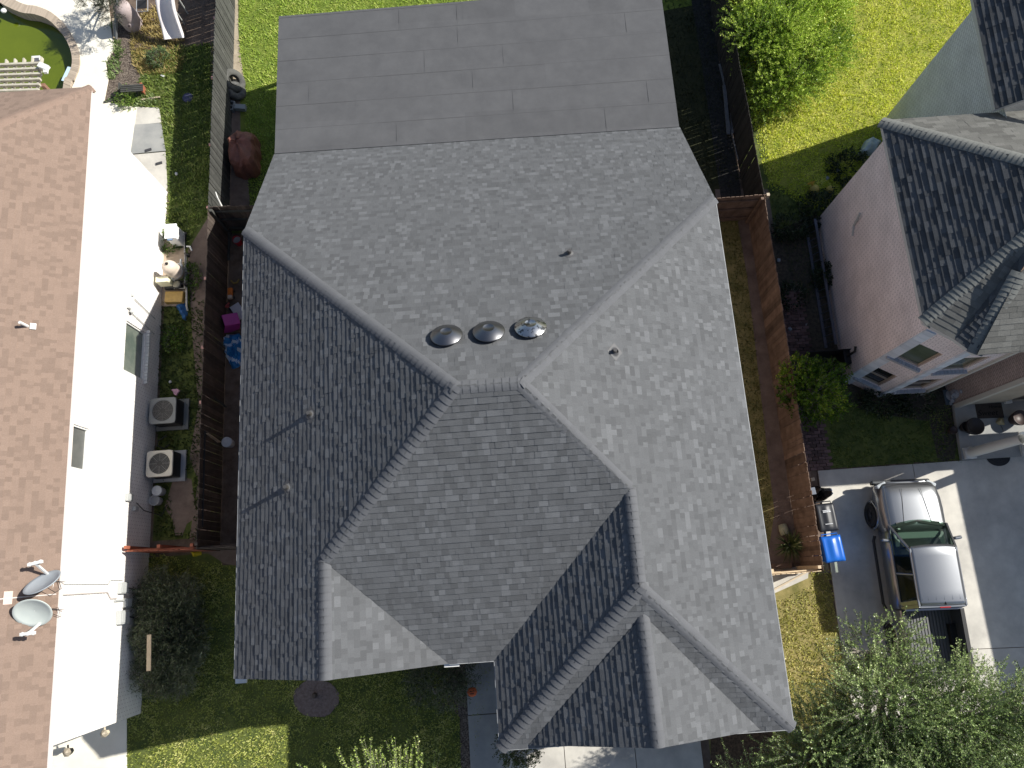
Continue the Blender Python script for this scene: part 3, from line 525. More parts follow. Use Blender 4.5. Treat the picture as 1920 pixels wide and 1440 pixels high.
# roofs
darks = M('charcoal_shingle', (.052,.056,.062), .9, col2=(.082,.086,.092), nscale=40, tone=(.55,1.35), bump=.35, bscale=200, coords='World', contrast=(.3,.7))
lights = M('lit_slope_shingle', (.098,.098,.092), .92, col2=(.140,.138,.128), nscale=40, tone=(.65,1.3), bump=.35, bscale=200, coords='World', contrast=(.3,.7))  # paler copy of the roof shingle, light on these slopes put into colour
pr = .70; ZE = 5.5; A0, A1 = P(1652,226,ZE), P(1729,606,ZE)
ex2 = A0.x; A1 = V3(ex2-.02, A1.y, ZE); A0 = V3(ex2, A0.y, ZE)
ty = lambda R: R.uniform(.15,.85)
top1 = A0+V3(2.6,-2.6,2.6*pr); top2 = P(1915,450,ZE+2.05*pr)
rr = MB(); kw = dict(exposure=.16, widths=(.16,.24,.33), t=.020, lam=.008, R=Rs, tones=ty)
tx = A0.x+2.6; top2 = V3(tx, A1.y+1.95, ZE+2.6*pr)
shingles(rr, [A0, A1, top2, top1], **kw)
E1 = P(1790,637,ZE); E2 = P(1827,664,ZE); apx = P(1912,512,ZE+1.75*pr)
shingles(rr, [E1, E2, apx], **kw); shingles(rr, [E1, apx, top2], **kw)
# upper block, left slope
U0, U1 = P(1866,205,5.85), P(1812,-60,5.85)
shingles(rr, [U1, U0, U0+V3(3,0,3*pr), U1+V3(3,0,3*pr)], **kw)
ro = bw(rr, 'roof', darks, rh)
rb = MB(); kw2 = dict(exposure=.15, widths=(.24,.33,.3), t=.010, lam=.003, R=Rs, tones=lambda R: R.uniform(.1,.9))
BR = V3(A0.x+9, A0.y, ZE); shingles(rb, [BR, A0, top1, top1+V3(6,0,0)], **kw2)
E1b = A1; shingles(rb, [A1, E1, top2], **kw2)
E3 = V3(18.5, E2.y-.02, ZE); shingles(rb, [E2, E3, V3(18.5, apx.y+.3, apx.z), apx], **kw2)
shingles(rb, [apx, V3(18.5, apx.y+.3, apx.z), V3(18.5, top1.y-1.2, 8.4), top2+V3(.3,0,.1)], **kw2)
rbo = bw(rb, 'roof', lights, rh); rbo['label'] = 'grey-green roof slopes facing up and down the picture, lit look in the colour'
dd = MB()
for poly in ([A0, A1, top2, top1], [BR, top1+V3(6,0,0), top1, A0], [A1, E1, top2], [E1, E2, apx], [E1, apx, top2], [E2, E3, V3(18.5, apx.y+.3, apx.z), apx], [U1, U0, U0+V3(3,0,3*pr), U1+V3(3,0,3*pr)]): deck(dd, poly, .12)
dd.build('roof_deck', M('pale_fascia', (.55,.53,.50), .6), ro)
nl = V3(-pr,0,1).normalized(); nbk = V3(0,pr,1).normalized(); nf = V3(0,-pr,1).normalized()
for a, b, na, nb in ((A0, top1, nl, nbk), (A1, top2, nl, nf), (E2, apx, V3(-.5,-.4,1).normalized(), nf)):
    cm = MB(); caps(cm, a, b, na, nb, w=.20, R=Rs, t=.02); cm.build('ridge_cap', M('charcoal_cap', (.12,.125,.12), .9, col2=(.17,.172,.16), nscale=50, tone=(.8,1.2), coords='World'), ro, smooth=True)
# upper block walls
ub = P(1654,228); u1 = V3(ub.x+.02, ub.y, 0); wm = MB(); wall(wm, (u1.x, u1.y), (u1.x, A0.y-.6), 0, 5.75); wall(wm, (24, u1.y), (u1.x, u1.y), 0, 5.75); bw(wm, 'wall', gb, rh)
wm = MB(); wall(wm, (u1.x, c0.y), (c0.x, c0.y), 0, 5.35); bw(wm, 'wall', gb, rh)
v = MB(); yb = 9.9; v.tube([V3(c0.x-.12,yb,3.1), V3(c0.x-.10,yb-.05,2.9), V3(c0.x-.06,yb-.1,2.5), V3(c0.x-.05,yb-.35,2.3)], .035, 8); bw(v, 'drain_spout', grey, rh)
# the garage wing beyond the right edge of the photograph, whose shadow falls on the driveway
gwx = 19.75; wm = MB(); wall(wm, (gwx+.4,4.1), (gwx+.4,-2.4), 0, 4.7); wall(wm, (gwx+.4,-2.4), (28,-2.4), 0, 4.7); bw(wm, 'wall', pb, rh)
rg = MB(); deck(rg, [V3(15.2,4.32,3.0), V3(15.2,3.32,2.95), V3(19.6,3.32,2.95), V3(19.6,4.32,3.0)], .12); bw(rg, 'porch_shade_roof', darks, rh)  # unseen roof over the porch, added to shade the porch floor
rg = MB(); deck(rg, [V3(gwx,4.15,4.8), V3(gwx,-2.75,4.8), V3(23.5,-2.75,6.6), V3(23.5,4.15,6.6)], .12); deck(rg, [V3(23.5,4.15,6.6), V3(23.5,-2.75,6.6), V3(28,-2.75,4.8), V3(28,4.15,4.8)], .12); bw(rg, 'garage_roof', darks, rh)
# ============================================================ FENCES
def woodmat(name, c, c2, tone=(.6,1.35)): return M(name, c, .9, col2=c2, nscale=3, tone=tone, bump=.3, bscale=50, coords='World', detail=8, contrast=(.3,.7))
wgrey = woodmat('wood_weathered_grey', (.042,.044,.040), (.078,.078,.072)); wdark = woodmat('wood_dark_stain', (.055,.042,.036), (.10,.078,.065)); wblack = woodmat('wood_black', (.016,.014,.013), (.032,.028,.025))
wbrown = woodmat('wood_brown', (.105,.069,.050), (.22,.152,.115)); wred = woodmat('wood_red_stain', (.25,.075,.04), (.36,.12,.07)); wpale = woodmat('wood_pale', (.50,.38,.25), (.62,.50,.34)); wtop = woodmat('wood_sawn', (.45,.37,.27), (.58,.49,.37))
def fence(name, label, a, b, mat, h=1.78, post_side=1, group='board fences between the yards', posts=True, R=random, step=2.4, gap=.012, postmat=None, stain=None, postt=0):
    a = Vector((a[0], a[1], 0)); b = Vector((b[0], b[1], 0)); d = b-a; L = d.length; d.normalize(); n = d.cross(Vector((0,0,1)))*post_side; rot = Matrix.Rotation(math.atan2(d.y, d.x), 3, 'Z')
    e = E_(name, label, 'fence', a, group); mb = MB(); s = 0; wav = R.uniform(0, 9)
    while s < L:
        wb_ = R.uniform(.132, .147); hh = h+.02*math.sin(s*1.7+wav)+R.uniform(-.02, .02); c = a+d*(s+wb_/2); t = .018; q = Matrix.Rotation(R.uniform(-.05,.05), 3, 'Z'); k = .02
        off = R.uniform(-.006, .006)
        pts = [(-wb_/2,0.02), (wb_/2,0.02), (wb_/2,hh-k), (wb_/2-k,hh), (-wb_/2+k,hh), (-wb_/2,hh-k)]
        lean = R.uniform(-.008, .008)
        vs = [c+rot@(q@Vector((x+lean*z, y+off, z))) for y in (-t/2, t/2) for x, z in pts]
        mb.mesh(vs, [tuple(range(6))[::-1], tuple(range(6,12))]+[(i, (i+1) % 6, 6+(i+1) % 6, 6+i) for i in range(6)], min(1, max(0, R.gauss(.5, .22)))); s += wb_+gap*R.uniform(.3, 1.4)
    bw(mb, 'boards', mat, e)
    for z in (.32, .95, 1.52):
        mb = MB(); mb.beam(a+n*.045+V3(0,0,z), b+n*.045+V3(0,0,z), .04, .085, .4); bw(mb, 'rail', postmat or mat, e)
    if posts:
        k = max(1, round(L/step))
        for i in range(k+1):
            if post_side and (i > 0 or True):
                mb = MB(); c = a+d*min(L-.06, max(.06, L*i/k))+n*.115; mb.box(c+V3(0,0,(h+postt)/2), (.09,.09,h+postt), rot, .6); bw(mb, 'post', postmat or mat, e)
    return e
fence('board_fence', 'weathered grey board fence beside the rear lawn and the white slide', (XFL,26), (XFL,12.35), wgrey, post_side=1, R=Rs, posts=False)
fence('board_fence', 'dark brown board fence between the air conditioners and the debris', (XFL,12.30), (XFL,1.48), wdark, post_side=1, R=Rs, posts=False)
fence('board_fence', 'short dark cross fence behind the left corner of the grey roof', (XFL+.02,12.32), (-6.5,12.2), wdark, post_side=1, R=Rs, postmat=wgrey)
fence('board_fence', 'red-stained low gate fence between the white house and the yard', (-11.5,1.43), (-9.45,1.36), wred, post_side=-1, R=Rs, step=1.1)
fence('board_fence', 'dark gate fence touching the left eave of the grey roof', (-9.42,1.38), (-6.5,1.30), wdark, post_side=-1, R=Rs, step=2.6, postt=.05)
fence('board_fence', 'nearly black board fence beside the big bright green bush', (XFR+.10,11.45), (XFR-.25,30), wblack, post_side=1, R=Rs, posts=False)
fence('board_fence', 'long reddish brown board fence along the narrow right side yard', (XFR,-.50), (XFR+.10,11.40), wbrown, post_side=1, R=Rs, posts=False, gap=.006)
fence('board_fence', 'short brown cross fence at the top of the right side yard', (5.6,11.42), (8.78,11.42), wbrown, post_side=1, R=Rs, step=2.1)
fence('board_fence', 'sunlit short gate fence behind the spiky yucca', (5.8,-.52), (8.66,-.50), wpale, post_side=-1, R=Rs, step=1.5, postmat=wpale)
# loose fence bits
def one(name, label, cat, mb, mat, group=None, **k):
    return tag(mb.build(name, mat, None, **k), label, cat, group)
v = MB(); c = P(1441,352,1.7); v.box((8.92,11.42,.9), (.10,.10,1.8)); one('fence_post', 'pale square post standing outside the corner of the brown fence', 'post', v, wtop)
# red-capped posts along the left face of the left fence
for px, py, lb in ((391,35,'beside the white slide'), (391,147,'beside the mower-wide grass shadow'), (390,272,'beside the concrete slabs'), (381,390,'beside the fence corner'), (378,523,'beside the pool equipment'), (374,652,'beside the lower white-house window'), (368,755,'beside the grey air conditioner')):
    c = P(px, py, 1.55); c.x = XFL-.06
    e = E_('fence_bracket', {35:'red bracket high on the fence nearest the white slide', 147:'red bracket with a loose wire on the fence across from the tyre', 272:'red bracket on the fence level with the concrete slabs', 390:'red bracket at the corner where grey fence turns dark', 523:'red bracket on the dark fence level with the filter tank', 652:'red bracket on the dark fence level with the blue tarp bundle', 755:'red bracket on the dark fence next to the grey air conditioner'}[py], 'bracket', (c.x, c.y, 1.4), 'red brackets along the left side of the fence')
    v = MB(); v.box((c.x,c.y,1.38), (.07,.06,.34)); v.beam((c.x-.02,c.y,1.30), (c.x+.05,c.y-.16,1.05), .03, .03); bw(v, 'arm', M('bracket_red', (.42,.045,.03), .5), e)
    v = MB(); v.box((c.x-.03,c.y,1.575), (.10,.09,.05)); bw(v, 'cap', M('cap_pink', (.62,.33,.28), .6), e)
# ============================================================ LEFT SIDE YARD
def cond(name, label, c, s, top, side, padm, h=.72, rz=0, grille=False):
    e = E_(name, label, 'air conditioner', (c[0], c[1], 0), 'air conditioners beside the white house', rz=0); x, y = c[0], c[1]
    v = MB(); v.box((x+.03,y,.05), (s+.18,s+.16,.1)); bw(v, 'pad', padm, e)
    v = MB(); a = s/2-.03; v.box((x,y,.1+(h-.1)/2), (2*a,2*a,h-.1)); bo = bw(v, 'casing', side, e, bevel=.02)
    v = MB()
    for k in range(22):
        z = .14+k*(h-.2)/22
        for sx, sy, w1, w2 in ((0,-a,2*a-.08,.012), (0,a,2*a-.08,.012), (a,0,.012,2*a-.08), (-a,0,.012,2*a-.08)): v.box((x+sx,y+sy,z), (w1,w2,.012))
    v.build('louvres', M('louvre_dark', (.03,.028,.027), .5), bo)
    # top panel with a round opening
    t = MB(); n = 48; ro, hs = .335*s/.86, s/2; rr_ = .09
    outer = []
    for k in range(n):
        an = k*2*math.pi/n; cx, sy = math.cos(an), math.sin(an); m_ = hs/max(abs(cx), abs(sy)); q = V3(cx*m_, sy*m_, 0); q.x = max(-hs+0, min(hs, q.x)); 
        # rounded corners
        ax, ay = abs(q.x)-(hs-rr_), abs(q.y)-(hs-rr_)
        if ax > 0 and ay > 0: l = math.hypot(ax, ay); q = V3(math.copysign(hs-rr_+ax/l*rr_, q.x), math.copysign(hs-rr_+ay/l*rr_, q.y), 0)
        outer.append(q)
    vs = [V3(x,y,h)+q for q in outer]+[V3(x,y,h+.035)+q*.97 for q in outer]+[V3(x+ro*1.08*math.cos(k*2*math.pi/n), y+ro*1.08*math.sin(k*2*math.pi/n), h+.04) for k in range(n)]+[V3(x+ro*math.cos(k*2*math.pi/n), y+ro*math.sin(k*2*math.pi/n), h+.02) for k in range(n)]+[V3(x+ro*math.cos(k*2*math.pi/n), y+ro*math.sin(k*2*math.pi/n), h-.12) for k in range(n)]
    t.mesh(vs, [(i*n+k, i*n+(k+1) % n, (i+1)*n+(k+1) % n, (i+1)*n+k) for i in range(4) for k in range(n)]); to = bw(t, 'top_panel', top, e)
    v = MB(); v.lathe((x,y,h-.11), [(.0,0), (ro,0)], 24, tone=.2); v.build('fan_well', M('well_dark', (.018,.018,.018), .7), to)
    v = MB()
    for b_ in range(3 if not grille else 4):
        an = b_*2*math.pi/(3 if not grille else 4)+.5; 
        pr_ = [(.09,-.45,.0), (ro*.9,-.32,.02), (ro*.92,.32,-.03), (.09,.45,-.05)]
        v.face([(x+r*math.cos(an+da), y+r*math.sin(an+da), h-.05+dz) for r, da, dz in pr_])
    v.build('fan_blade', M('fan_alu', (.40,.41,.41), .45, metal=.6), to); v = MB(); v.lathe((x,y,h-.03), [(.085,-.05), (.085,0), (.06,.02), (0,.025)], 20, cap=False); v.build('fan_hub', M('fan_hub', (.35,.35,.34), .5), to)
    v = MB()
    for rr2 in [ro*k/7 for k in range(2, 8)]:
        pts = [(x+rr2*math.cos(k*2*math.pi/32), y+rr2*math.sin(k*2*math.pi/32), h+.018) for k in range(33)]; v.tube(pts, .0022, 4, cap=False)
    for k in range(8): an = k*math.pi/4; v.tube([(x+.09*math.cos(an),y+.09*math.sin(an),h+.02), (x+ro*math.cos(an),y+ro*math.sin(an),h+.02)], .006 if grille else .003, 4)
    v.build('guard_wires', M('guard_wire', (.35,.34,.32) if not grille else (.42,.40,.35), .5), to); return e
cond('air_conditioner', 'grey-topped air conditioner nearer the pool equipment', (-11.03,5.83), .86, M('ac_grey', (.22,.225,.22), .5), M('ac_dark', (.045,.043,.042), .5), M('pad_grey', (.20,.20,.19), .9))
cond('air_conditioner', 'beige-topped air conditioner beside the two white buckets', (-11.05,4.13), .84, M('ac_beige', (.62,.57,.48), .5), M('ac_dark', (.045,.043,.042), .5), M('pad_pale', (.36,.36,.37), .9), grille=True)
def bucket(label, c, r, h, mat, lid=None, grp=None, name='bucket', water=True):
    e = E_(name, label, 'bucket', (c[0], c[1], 0), grp); x, y = c; v = MB(); v.lathe((x,y,0), [(r*.85,0.005), (r*.98,h*.8), (r*1.05,h*.8), (r*1.05,h*.84), (r,h*.84), (r*1.03,h), (r*.97,h)]+([] if lid else [(r*.92,h*.5)]), 28); bw(v, 'body', mat, e)
    v = MB()
    if lid: v.lathe((x,y,h), [(r*1.06,-.03), (r*1.07,.01), (r*.98,.015), (r*.94,.004), (0,.006)], 28); v.lathe((x-.03,y+.01,h), [(.05,.0), (.05,.012), (.02,.018), (0,.018)], 14); bw(v, 'lid', lid, e)
    else: v.lathe((x,y,h*.78), [(r*.96,0), (0,.002)], 28); bw(v, 'contents', M('bucket_inside', (.30,.30,.30), .3), e)
    v = MB(); v.tube([(x+r*1.04*math.cos(a), y+r*1.04*math.sin(a), h*.82-.06*math.sin(a*1)) for a in [k*math.pi/10 for k in range(11)]], .004, 4); bw(v, 'handle', grey, e); return e
wbk = M('bucket_white', (.60,.61,.62), .45, col2=(.50,.51,.52), nscale=5)
c = P(294,920,.37); bucket('white bucket with a lid nearer the beige air conditioner', (c.x,c.y), .15, .37, wbk, wbk, 'white buckets by the white house')
c = P(288,938,.37); bucket('open white bucket just below the lidded one against the wall', (c.x,c.y), .155, .37, wbk, None, 'white buckets by the white house')
c = P(422,829,.37); bucket('white lidded bucket in the dark yard between fence and grey roof', (c.x+.05,c.y), .155, .37, wbk, wbk)
# pool equipment
v = MB(); v.prism([(p.x,p.y) for p in (P(303,450), P(347,455), P(350,575), P(302,575))], 0, .06); one('equipment_pad', 'tan concrete pad under the pool filter and pump', 'concrete pad', v, M('pad_tan', (.36,.28,.21), .9, col2=(.44,.35,.27), nscale=5))
beige = M('tank_beige', (.66,.56,.47), .4, col2=(.58,.49,.41), nscale=2)
c = P(308,500,1.05); cx, cy = c.x+.12, c.y+.02
e = E_('pool_filter', 'tall beige pool filter tank with a domed top', 'pool filter', (cx,cy,0)); v = MB(); v.lathe((cx,cy,.06), [(.22,0), (.24,.1), (.25,.42), (.27,.43), (.27,.50), (.25,.51), (.25,.86), (.21,1.0), (.12,1.07), (0,1.09)], 32); bw(v, 'tank', beige, e, smooth=True)
v = MB(); v.tube([(cx-.03,cy+.05,1.14), (cx-.03,cy+.05,1.19), (cx+.05,cy+.06,1.19), (cx+.05,cy+.0,1.19), (cx-.02,cy+.0,1.19)], .012, 6); v.lathe((cx,cy+.03,1.13), [(.05,0), (.05,.04), (0,.05)], 12); bw(v, 'air_relief', blackm, e)
v = MB(); v.lathe((cx,cy,.50), [(.275,.02), (.285,.05), (.275,.08)], 32); bw(v, 'clamp_band', grey, e)
pvc = M('pvc_pipe', (.50,.48,.44), .5, col2=(.38,.35,.31), nscale=9); pvcw = M('pvc_white', (.66,.66,.64), .4)
q = P(335,498,.55); e = E_('chlorinator', 'small white round-capped feeder beside the filter tank', 'chlorinator', (q.x,q.y,0)); v = MB(); v.lathe((q.x,q.y,.06), [(.06,0), (.07,.3), (.09,.32), (.09,.42)], 20); v.tube([(q.x,q.y+.05,.4), (q.x,q.y+.3,.4)], .035, 10); bw(v, 'body', pvcw, e); v = MB(); v.lathe((q.x,q.y,.48), [(.11,-.02), (.115,.04), (.08,.06), (.05,.05), (0,.05)], 20); bw(v, 'cap', pvcw, e)
q = P(329,531,.45); e = E_('pool_pump', 'black pool pump with a tan round lid', 'pool pump', (q.x,q.y,0)); v = MB(); v.lathe((q.x,q.y,.06), [(.10,0), (.13,.1), (.13,.26), (.17,.28), (.17,.33), (.13,.34)], 24); v.tube([(q.x-.10,q.y-.02,.2), (q.x-.45,q.y-.02,.2)], .10, 14); bw(v, 'body', blackm, e); v = MB(); v.lathe((q.x,q.y,.40), [(.13,0), (.11,.02), (.09,.03), (0,.035)], 20); bw(v, 'lid', M('lid_tan', (.33,.30,.22), .4), e)
v = MB(); v.box((q.x-.32,q.y+.04,.56), (.42,.2,.42)); bw(v, 'motor_box', M('box_cream', (.80,.77,.55), .5), e, bevel=.015); v = MB(); v.tube([(q.x-.06,q.y+.12,.42), (q.x-.06,q.y+.12,.62), (q.x-.05,q.y+.3,.62)], .04, 10); bw(v, 'outlet_pipe', pvcw, e)
e = E_('pvc_plumbing', 'run of weathered plastic pipes and valves along the equipment pad', 'pipes', (-10.2,9,0)); a, b = P(349,478,.25), P(350,575,.15)
v = MB(); v.tube([a+V3(0,.06,.15), a, b, b-V3(0,.1,.1)], .034, 8); a2 = P(343,520,.3); v.tube([P(326,547,.3)+V3(0,.12,0), P(346,541,.3), P(347,500,.3), P(345,440,.25), P(345,442,.25), P(320,442,.25)], .022, 8); bw(v, 'pipe', pvc, e)
for px, py in ((351,478), (353,513), (347,533)): q = P(px, py, .35); v = MB(); v.lathe(q, [(.05,-.1), (.055,0), (.03,.05), (0,.05)], 12); v.beam(q+V3(-.09,.03,.05), q+V3(.09,-.03,.05), .03, .02); bw(v, 'valve', blackm, e)
v = MB(); v.tube([P(350,462,.3), P(356,462,.34), P(360,470,.3)], .03, 8); bw(v, 'elbow', pvcw, e)
q = P(318,434,.75); e = E_('pool_heater', 'white rounded pool heater cabinet against the white wall', 'pool heater', (q.x,q.y,0)); v = MB(); v.box((q.x+.04,q.y,.40), (.38,.52,.66), taper=.93); bw(v, 'cabinet', M('heater_white', (.85,.86,.86), .4), e, bevel=.05); v = MB(); v.box((q.x+.04,q.y,.76), (.40,.54,.06)); bw(v, 'lid', M('heater_white', (.85,.86,.86), .4), e, bevel=.025); v = MB(); v.box((q.x+.02,q.y-.3,.74), (.16,.05,.05)); bw(v, 'handle', M('handle_blue', (.15,.22,.35), .4), e); v = MB(); v.box((q.x+.04,q.y,.035), (.44,.6,.07)); bw(v, 'base', blackm, e)
v = MB(); v.box(P(328,558,.16)+V3(0,.0,0), (.62,.40,.20), Matrix.Rotation(-.05,3,'Z')); one('storage_box', 'flat ochre-lidded box beside the black pool pump', 'box', v, M('ochre_plastic', (.50,.32,.09), .5, col2=(.38,.24,.07), nscale=7), bevel=.03)
def crumple(name, label, cat, outline, z, mat, amp=.12, n=26, seed=1, tonefn=None, fr=3.2, seg=None, rim=.02):
    R = random.Random(seed); poly = [P(*q) for q in outline]; cx = sum(p.x for p in poly)/len(poly); cy = sum(p.y for p in poly)/len(poly); ph = [R.uniform(0, 6.28) for _ in range(12)]
    mb = MB(); rings = []; m_ = len(poly)*3; pts = []
    for i in range(len(poly)):
        p, q = poly[i], poly[(i+1) % len(poly)]
        for k in range(3): pts.append(p.lerp(q, k/3))
    H_ = lambda x, y, r: (.35+.65*(1-r**3))*amp*(1+.55*math.sin(fr*2*x*3+ph[0]+2*math.sin(fr*y*2+ph[1]))+.4*math.sin(fr*3.1*y+ph[2]+1.5*math.sin(fr*2.3*x+ph[3]))+.25*math.sin(fr*9*x+ph[4])*math.sin(fr*8*y+ph[5]))
    vs = [V3(cx, cy, z+H_(cx, cy, 0))]; 
    for k in range(1, n+1):
        r = k/n
        for p in pts:
            x = cx+(p.x-cx)*r*(1+.05*math.sin(13*p.x+ph[6])); y = cy+(p.y-cy)*r; vs.append(V3(x+.015*math.sin(30*y), y+.015*math.sin(28*x), z+(H_(x, y, r) if k < n else .0)))
    fs = [(0, 1+i, 1+(i+1) % m_) for i in range(m_)]+[(1+(k-1)*m_+i, 1+k*m_+i, 1+k*m_+(i+1) % m_, 1+(k-1)*m_+(i+1) % m_) for k in range(1, n) for i in range(m_)]
    for f in fs:
        c = sum((vs[i] for i in f), V3(0,0,0))/len(f); mb.mesh([vs[i] for i in f], [tuple(range(len(f)))], tonefn(c, R) if tonefn else .5)
    o = mb.build(name, mat); return tag(o, label, cat)
tarp = M('blue_tarp', (.03,.12,.30), .45, col2=(.02,.08,.22), nscale=4, bump=.3, bscale=12)
tarp2 = leafmat('blue_white_tarp', (.02,.14,.36), (.05,.27,.60), (.66,.76,.84), trans=.1, rough=.4)
crumple('blue_tarp', 'dark blue crumpled tarp bundle below the ochre box', 'tarp', [(330,571), (352,568), (354,585), (350,603), (343,598), (336,584)], .02, tarp, amp=.10, seed=3, n=10)
st = lambda c, R: .95 if math.sin(9*c.x+4*math.sin(5*c.y)+1) > .35 else R.uniform(.1,.6)
crumple('plastic_sheeting', 'crumpled blue and white plastic sheeting in the dark yard under the left eave', 'plastic sheet', [(421,628), (450,626), (458,640), (458,676), (448,690), (436,692), (428,676), (420,660), (419,642)], .02, tarp2, amp=.16, seed=5, n=12, tonefn=st, fr=4)
# debris in the dark yard
q = P(441,449,.3); bucket('red bucket under the left corner of the grey roof', (q.x+.04,q.y), .14, .30, M('bucket_red', (.42,.02,.03), .4), None, None)
v = MB(); v.beam(P(428,437,.06), P(427,488,.06), .14, .05); one('wood_plank', 'grey plank lying beside the red bucket', 'plank', v, wgrey)
v = MB(); v.tube([P(433,526,.04), P(438,531,.05), P(444,530,.05), P(448,524,.04)], .03, 8); one('garden_hose', 'short curved yellowish hose piece on the dark soil', 'hose', v, M('hose_yellow', (.28,.20,.05), .5))
q = P(431,549,.2); e = E_('toy_truck', 'orange toy truck on the dark soil beside the fence', 'toy', (q.x,q.y,0)); v = MB(); v.box((q.x,q.y+.05,.16), (.16,.26,.12)); bw(v, 'dumper', M('toy_orange', (.60,.16,.02), .4), e, bevel=.02); v = MB(); v.box((q.x,q.y-.14,.15), (.15,.13,.13)); bw(v, 'cab', M('toy_cream', (.55,.45,.36), .4), e, bevel=.02)
for sx in (-1, 1):
    for sy in (-.12, .1): v = MB(); v.lathe((q.x+sx*.085,q.y+sy,.06), [(0,.02), (.055,.015), (.055,-.015), (0,-.02)], 12, V3(1,0,0)); bw(v, 'wheel', blackm, e)
q = P(424,574,.15); e = E_('toy_tricycle', 'small dull red toy scrap next to the pink bin', 'toy', (q.x,q.y,0)); v = MB(); v.box((q.x,q.y,.12), (.2,.10,.06)); v.beam((q.x-.08,q.y-.1,.18), (q.x+.1,q.y+.12,.14), .04, .04); bw(v, 'frame', M('toy_red', (.35,.07,.06), .5), e); 
for sx, sy in ((-.09,-.08), (.1,-.06), (0,.12)): v = MB(); v.lathe((q.x+sx,q.y+sy,.06), [(0,.015), (.06,.01), (.06,-.01), (0,-.015)], 12, V3(1,0,0)); bw(v, 'wheel', blackm, e)
# pink storage bin on its side, white panel
q0 = P(428,605,.3); rot = Matrix.Rotation(.32, 3, 'Z') @ Matrix.Rotation(-.25, 3, 'X')
def openbox(v, c, sx, sy, sz, R, t=.02):
    for cc, ss in (((0,0,-sz/2), (sx,sy,t)), ((-sx/2,0,0), (t,sy,sz)), ((sx/2,0,0), (t,sy,sz)), ((0,sy/2,0), (sx,t,sz)), ((0,-sy/2,0), (sx,t,sz))): v.box(Vector(c)+R@Vector(cc), ss, R)
v = MB(); openbox(v, V3(q0.x+.06,q0.y,.26), .56, .40, .50, Matrix.Rotation(.3,3,'Z') @ Matrix.Rotation(-1.15,3,'Y')); one('storage_bin', 'magenta plastic storage bin lying tipped over in the dark yard', 'storage bin', v, M('bin_magenta', (.42,.045,.27), .4), bevel=.01)
v = MB(); v.box(P(447,584,.10), (.34,.56,.02), Matrix.Rotation(.55,3,'Z') @ Matrix.Rotation(.15,3,'X')); one('plastic_sheet', 'pale flat plastic panel leaning beside the magenta bin', 'panel', v, M('panel_pale', (.48,.47,.50), .5), bevel=.008)
v = MB(); v.beam(P(379,813,1.4)+V3(.12,0,0), P(410,829,.5)+V3(0,0,0), .15, .02); one('leaning_board', 'short pale orange board leaning on the dark fence near the white bucket', 'board', v, wpale)
v = MB(); v.tube([P(396,741,1.0)+V3(0,0,0), P(424,763,.25)], .035, 6); one('leaning_pole', 'grey pole leaning against the dark fence above the pale board', 'pole', v, wgrey)
v = MB(); v.beam((XFL+.05,4.9,1.55), (XFL+.05,2.0,1.5), .03, .05); one('metal_bar', 'long dark bar hooked along the top of the dark fence', 'bar', v, blackm)
v = MB(); v.box(P(376,1023,.3)+V3(.03,0,-.1), (.34,.14,.09)); one('wood_block', 'short tan wood block in front of the red gate fence', 'wood block', v, wpale, bevel=.006)
crumple('yellow_sack', 'bright yellow crumpled sack on the grass below the gate fence', 'sack', [(358,1031), (366,1026), (378,1033), (377,1040), (370,1044), (361,1043), (357,1037)], .02, M('sack_yellow', (.55,.42,.02), .6), amp=.10, seed=9, n=6)
v = MB(); v.box((-10.02,6.35,.12), (.2,.12,.03), Matrix.Rotation(.6,3,'Z')); crumple('pink_cloth', 'pink rag dropped behind the grey air conditioner', 'cloth', [(329,735), (340,732), (345,738), (340,746), (333,742)], .3, M('cloth_pink', (.62,.36,.45), .8), amp=.06, seed=4, n=5)
v = MB(); v.lathe(P(319,716,.05), [(0,-.05), (.045,-.02), (.05,.01), (.03,.045), (0,.05)], 14); one('ball', 'small white ball on the dark grass above the air conditioners', 'ball', v, white, smooth=True)
v = MB(); v.beam(P(280,1190,1.5), P(279,1258,1.5), .12, .04); one('wood_plank', 'tan plank lying across the dark bush by the white house', 'plank', v, wpale)
# ============================================================ LEFT REAR YARD
pw = M('pool_water', (.07,.10,.008), .06, col2=(.13,.165,.012), nscale=.35, spec=.6, coords='World', contrast=(.2,.8))
pin = [(-140,-60), (0,5), (20,18), (45,28), (68,31), (92,40), (112,58), (128,80), (137,103), (138,125), (130,146), (122,165), (110,300), (-140,300), (-140,-60)]
# coping: ring following the pool outline
pool = E_('swimming_pool', 'curved swimming pool of green water with a brick coping', 'swimming pool', tuple(P(60,80)))
pts = [P(*q) for q in pin]; wv = MB(); wv.face([(p.x,p.y,-.28) for p in pts]); wo = bw(wv, 'water', pw, pool)
out = [(-24,-52), (14,-12), (32,4), (52,13), (72,16), (99,27), (123,48), (140,74), (151,102), (152,128), (143,152), (135,170), (124,300)]
cv = MB(); inn = [(-30,-30)]+pin[1:13]
def interp(ps, n=90):
    ps = [P(*q) for q in ps]; out_ = []
    for i in range(n+1):
        f = i/n*(len(ps)-1); k = min(int(f), len(ps)-2); u = f-k; p0, p1, p2, p3 = ps[max(k-1,0)], ps[k], ps[k+1], ps[min(k+2,len(ps)-1)]
        out_.append(.5*((2*p1)+(-p0+p2)*u+(2*p0-5*p1+4*p2-p3)*u*u+(-p0+3*p1-3*p2+p3)*u**3))
    return out_
A_ = interp(inn); B__ = interp(out)
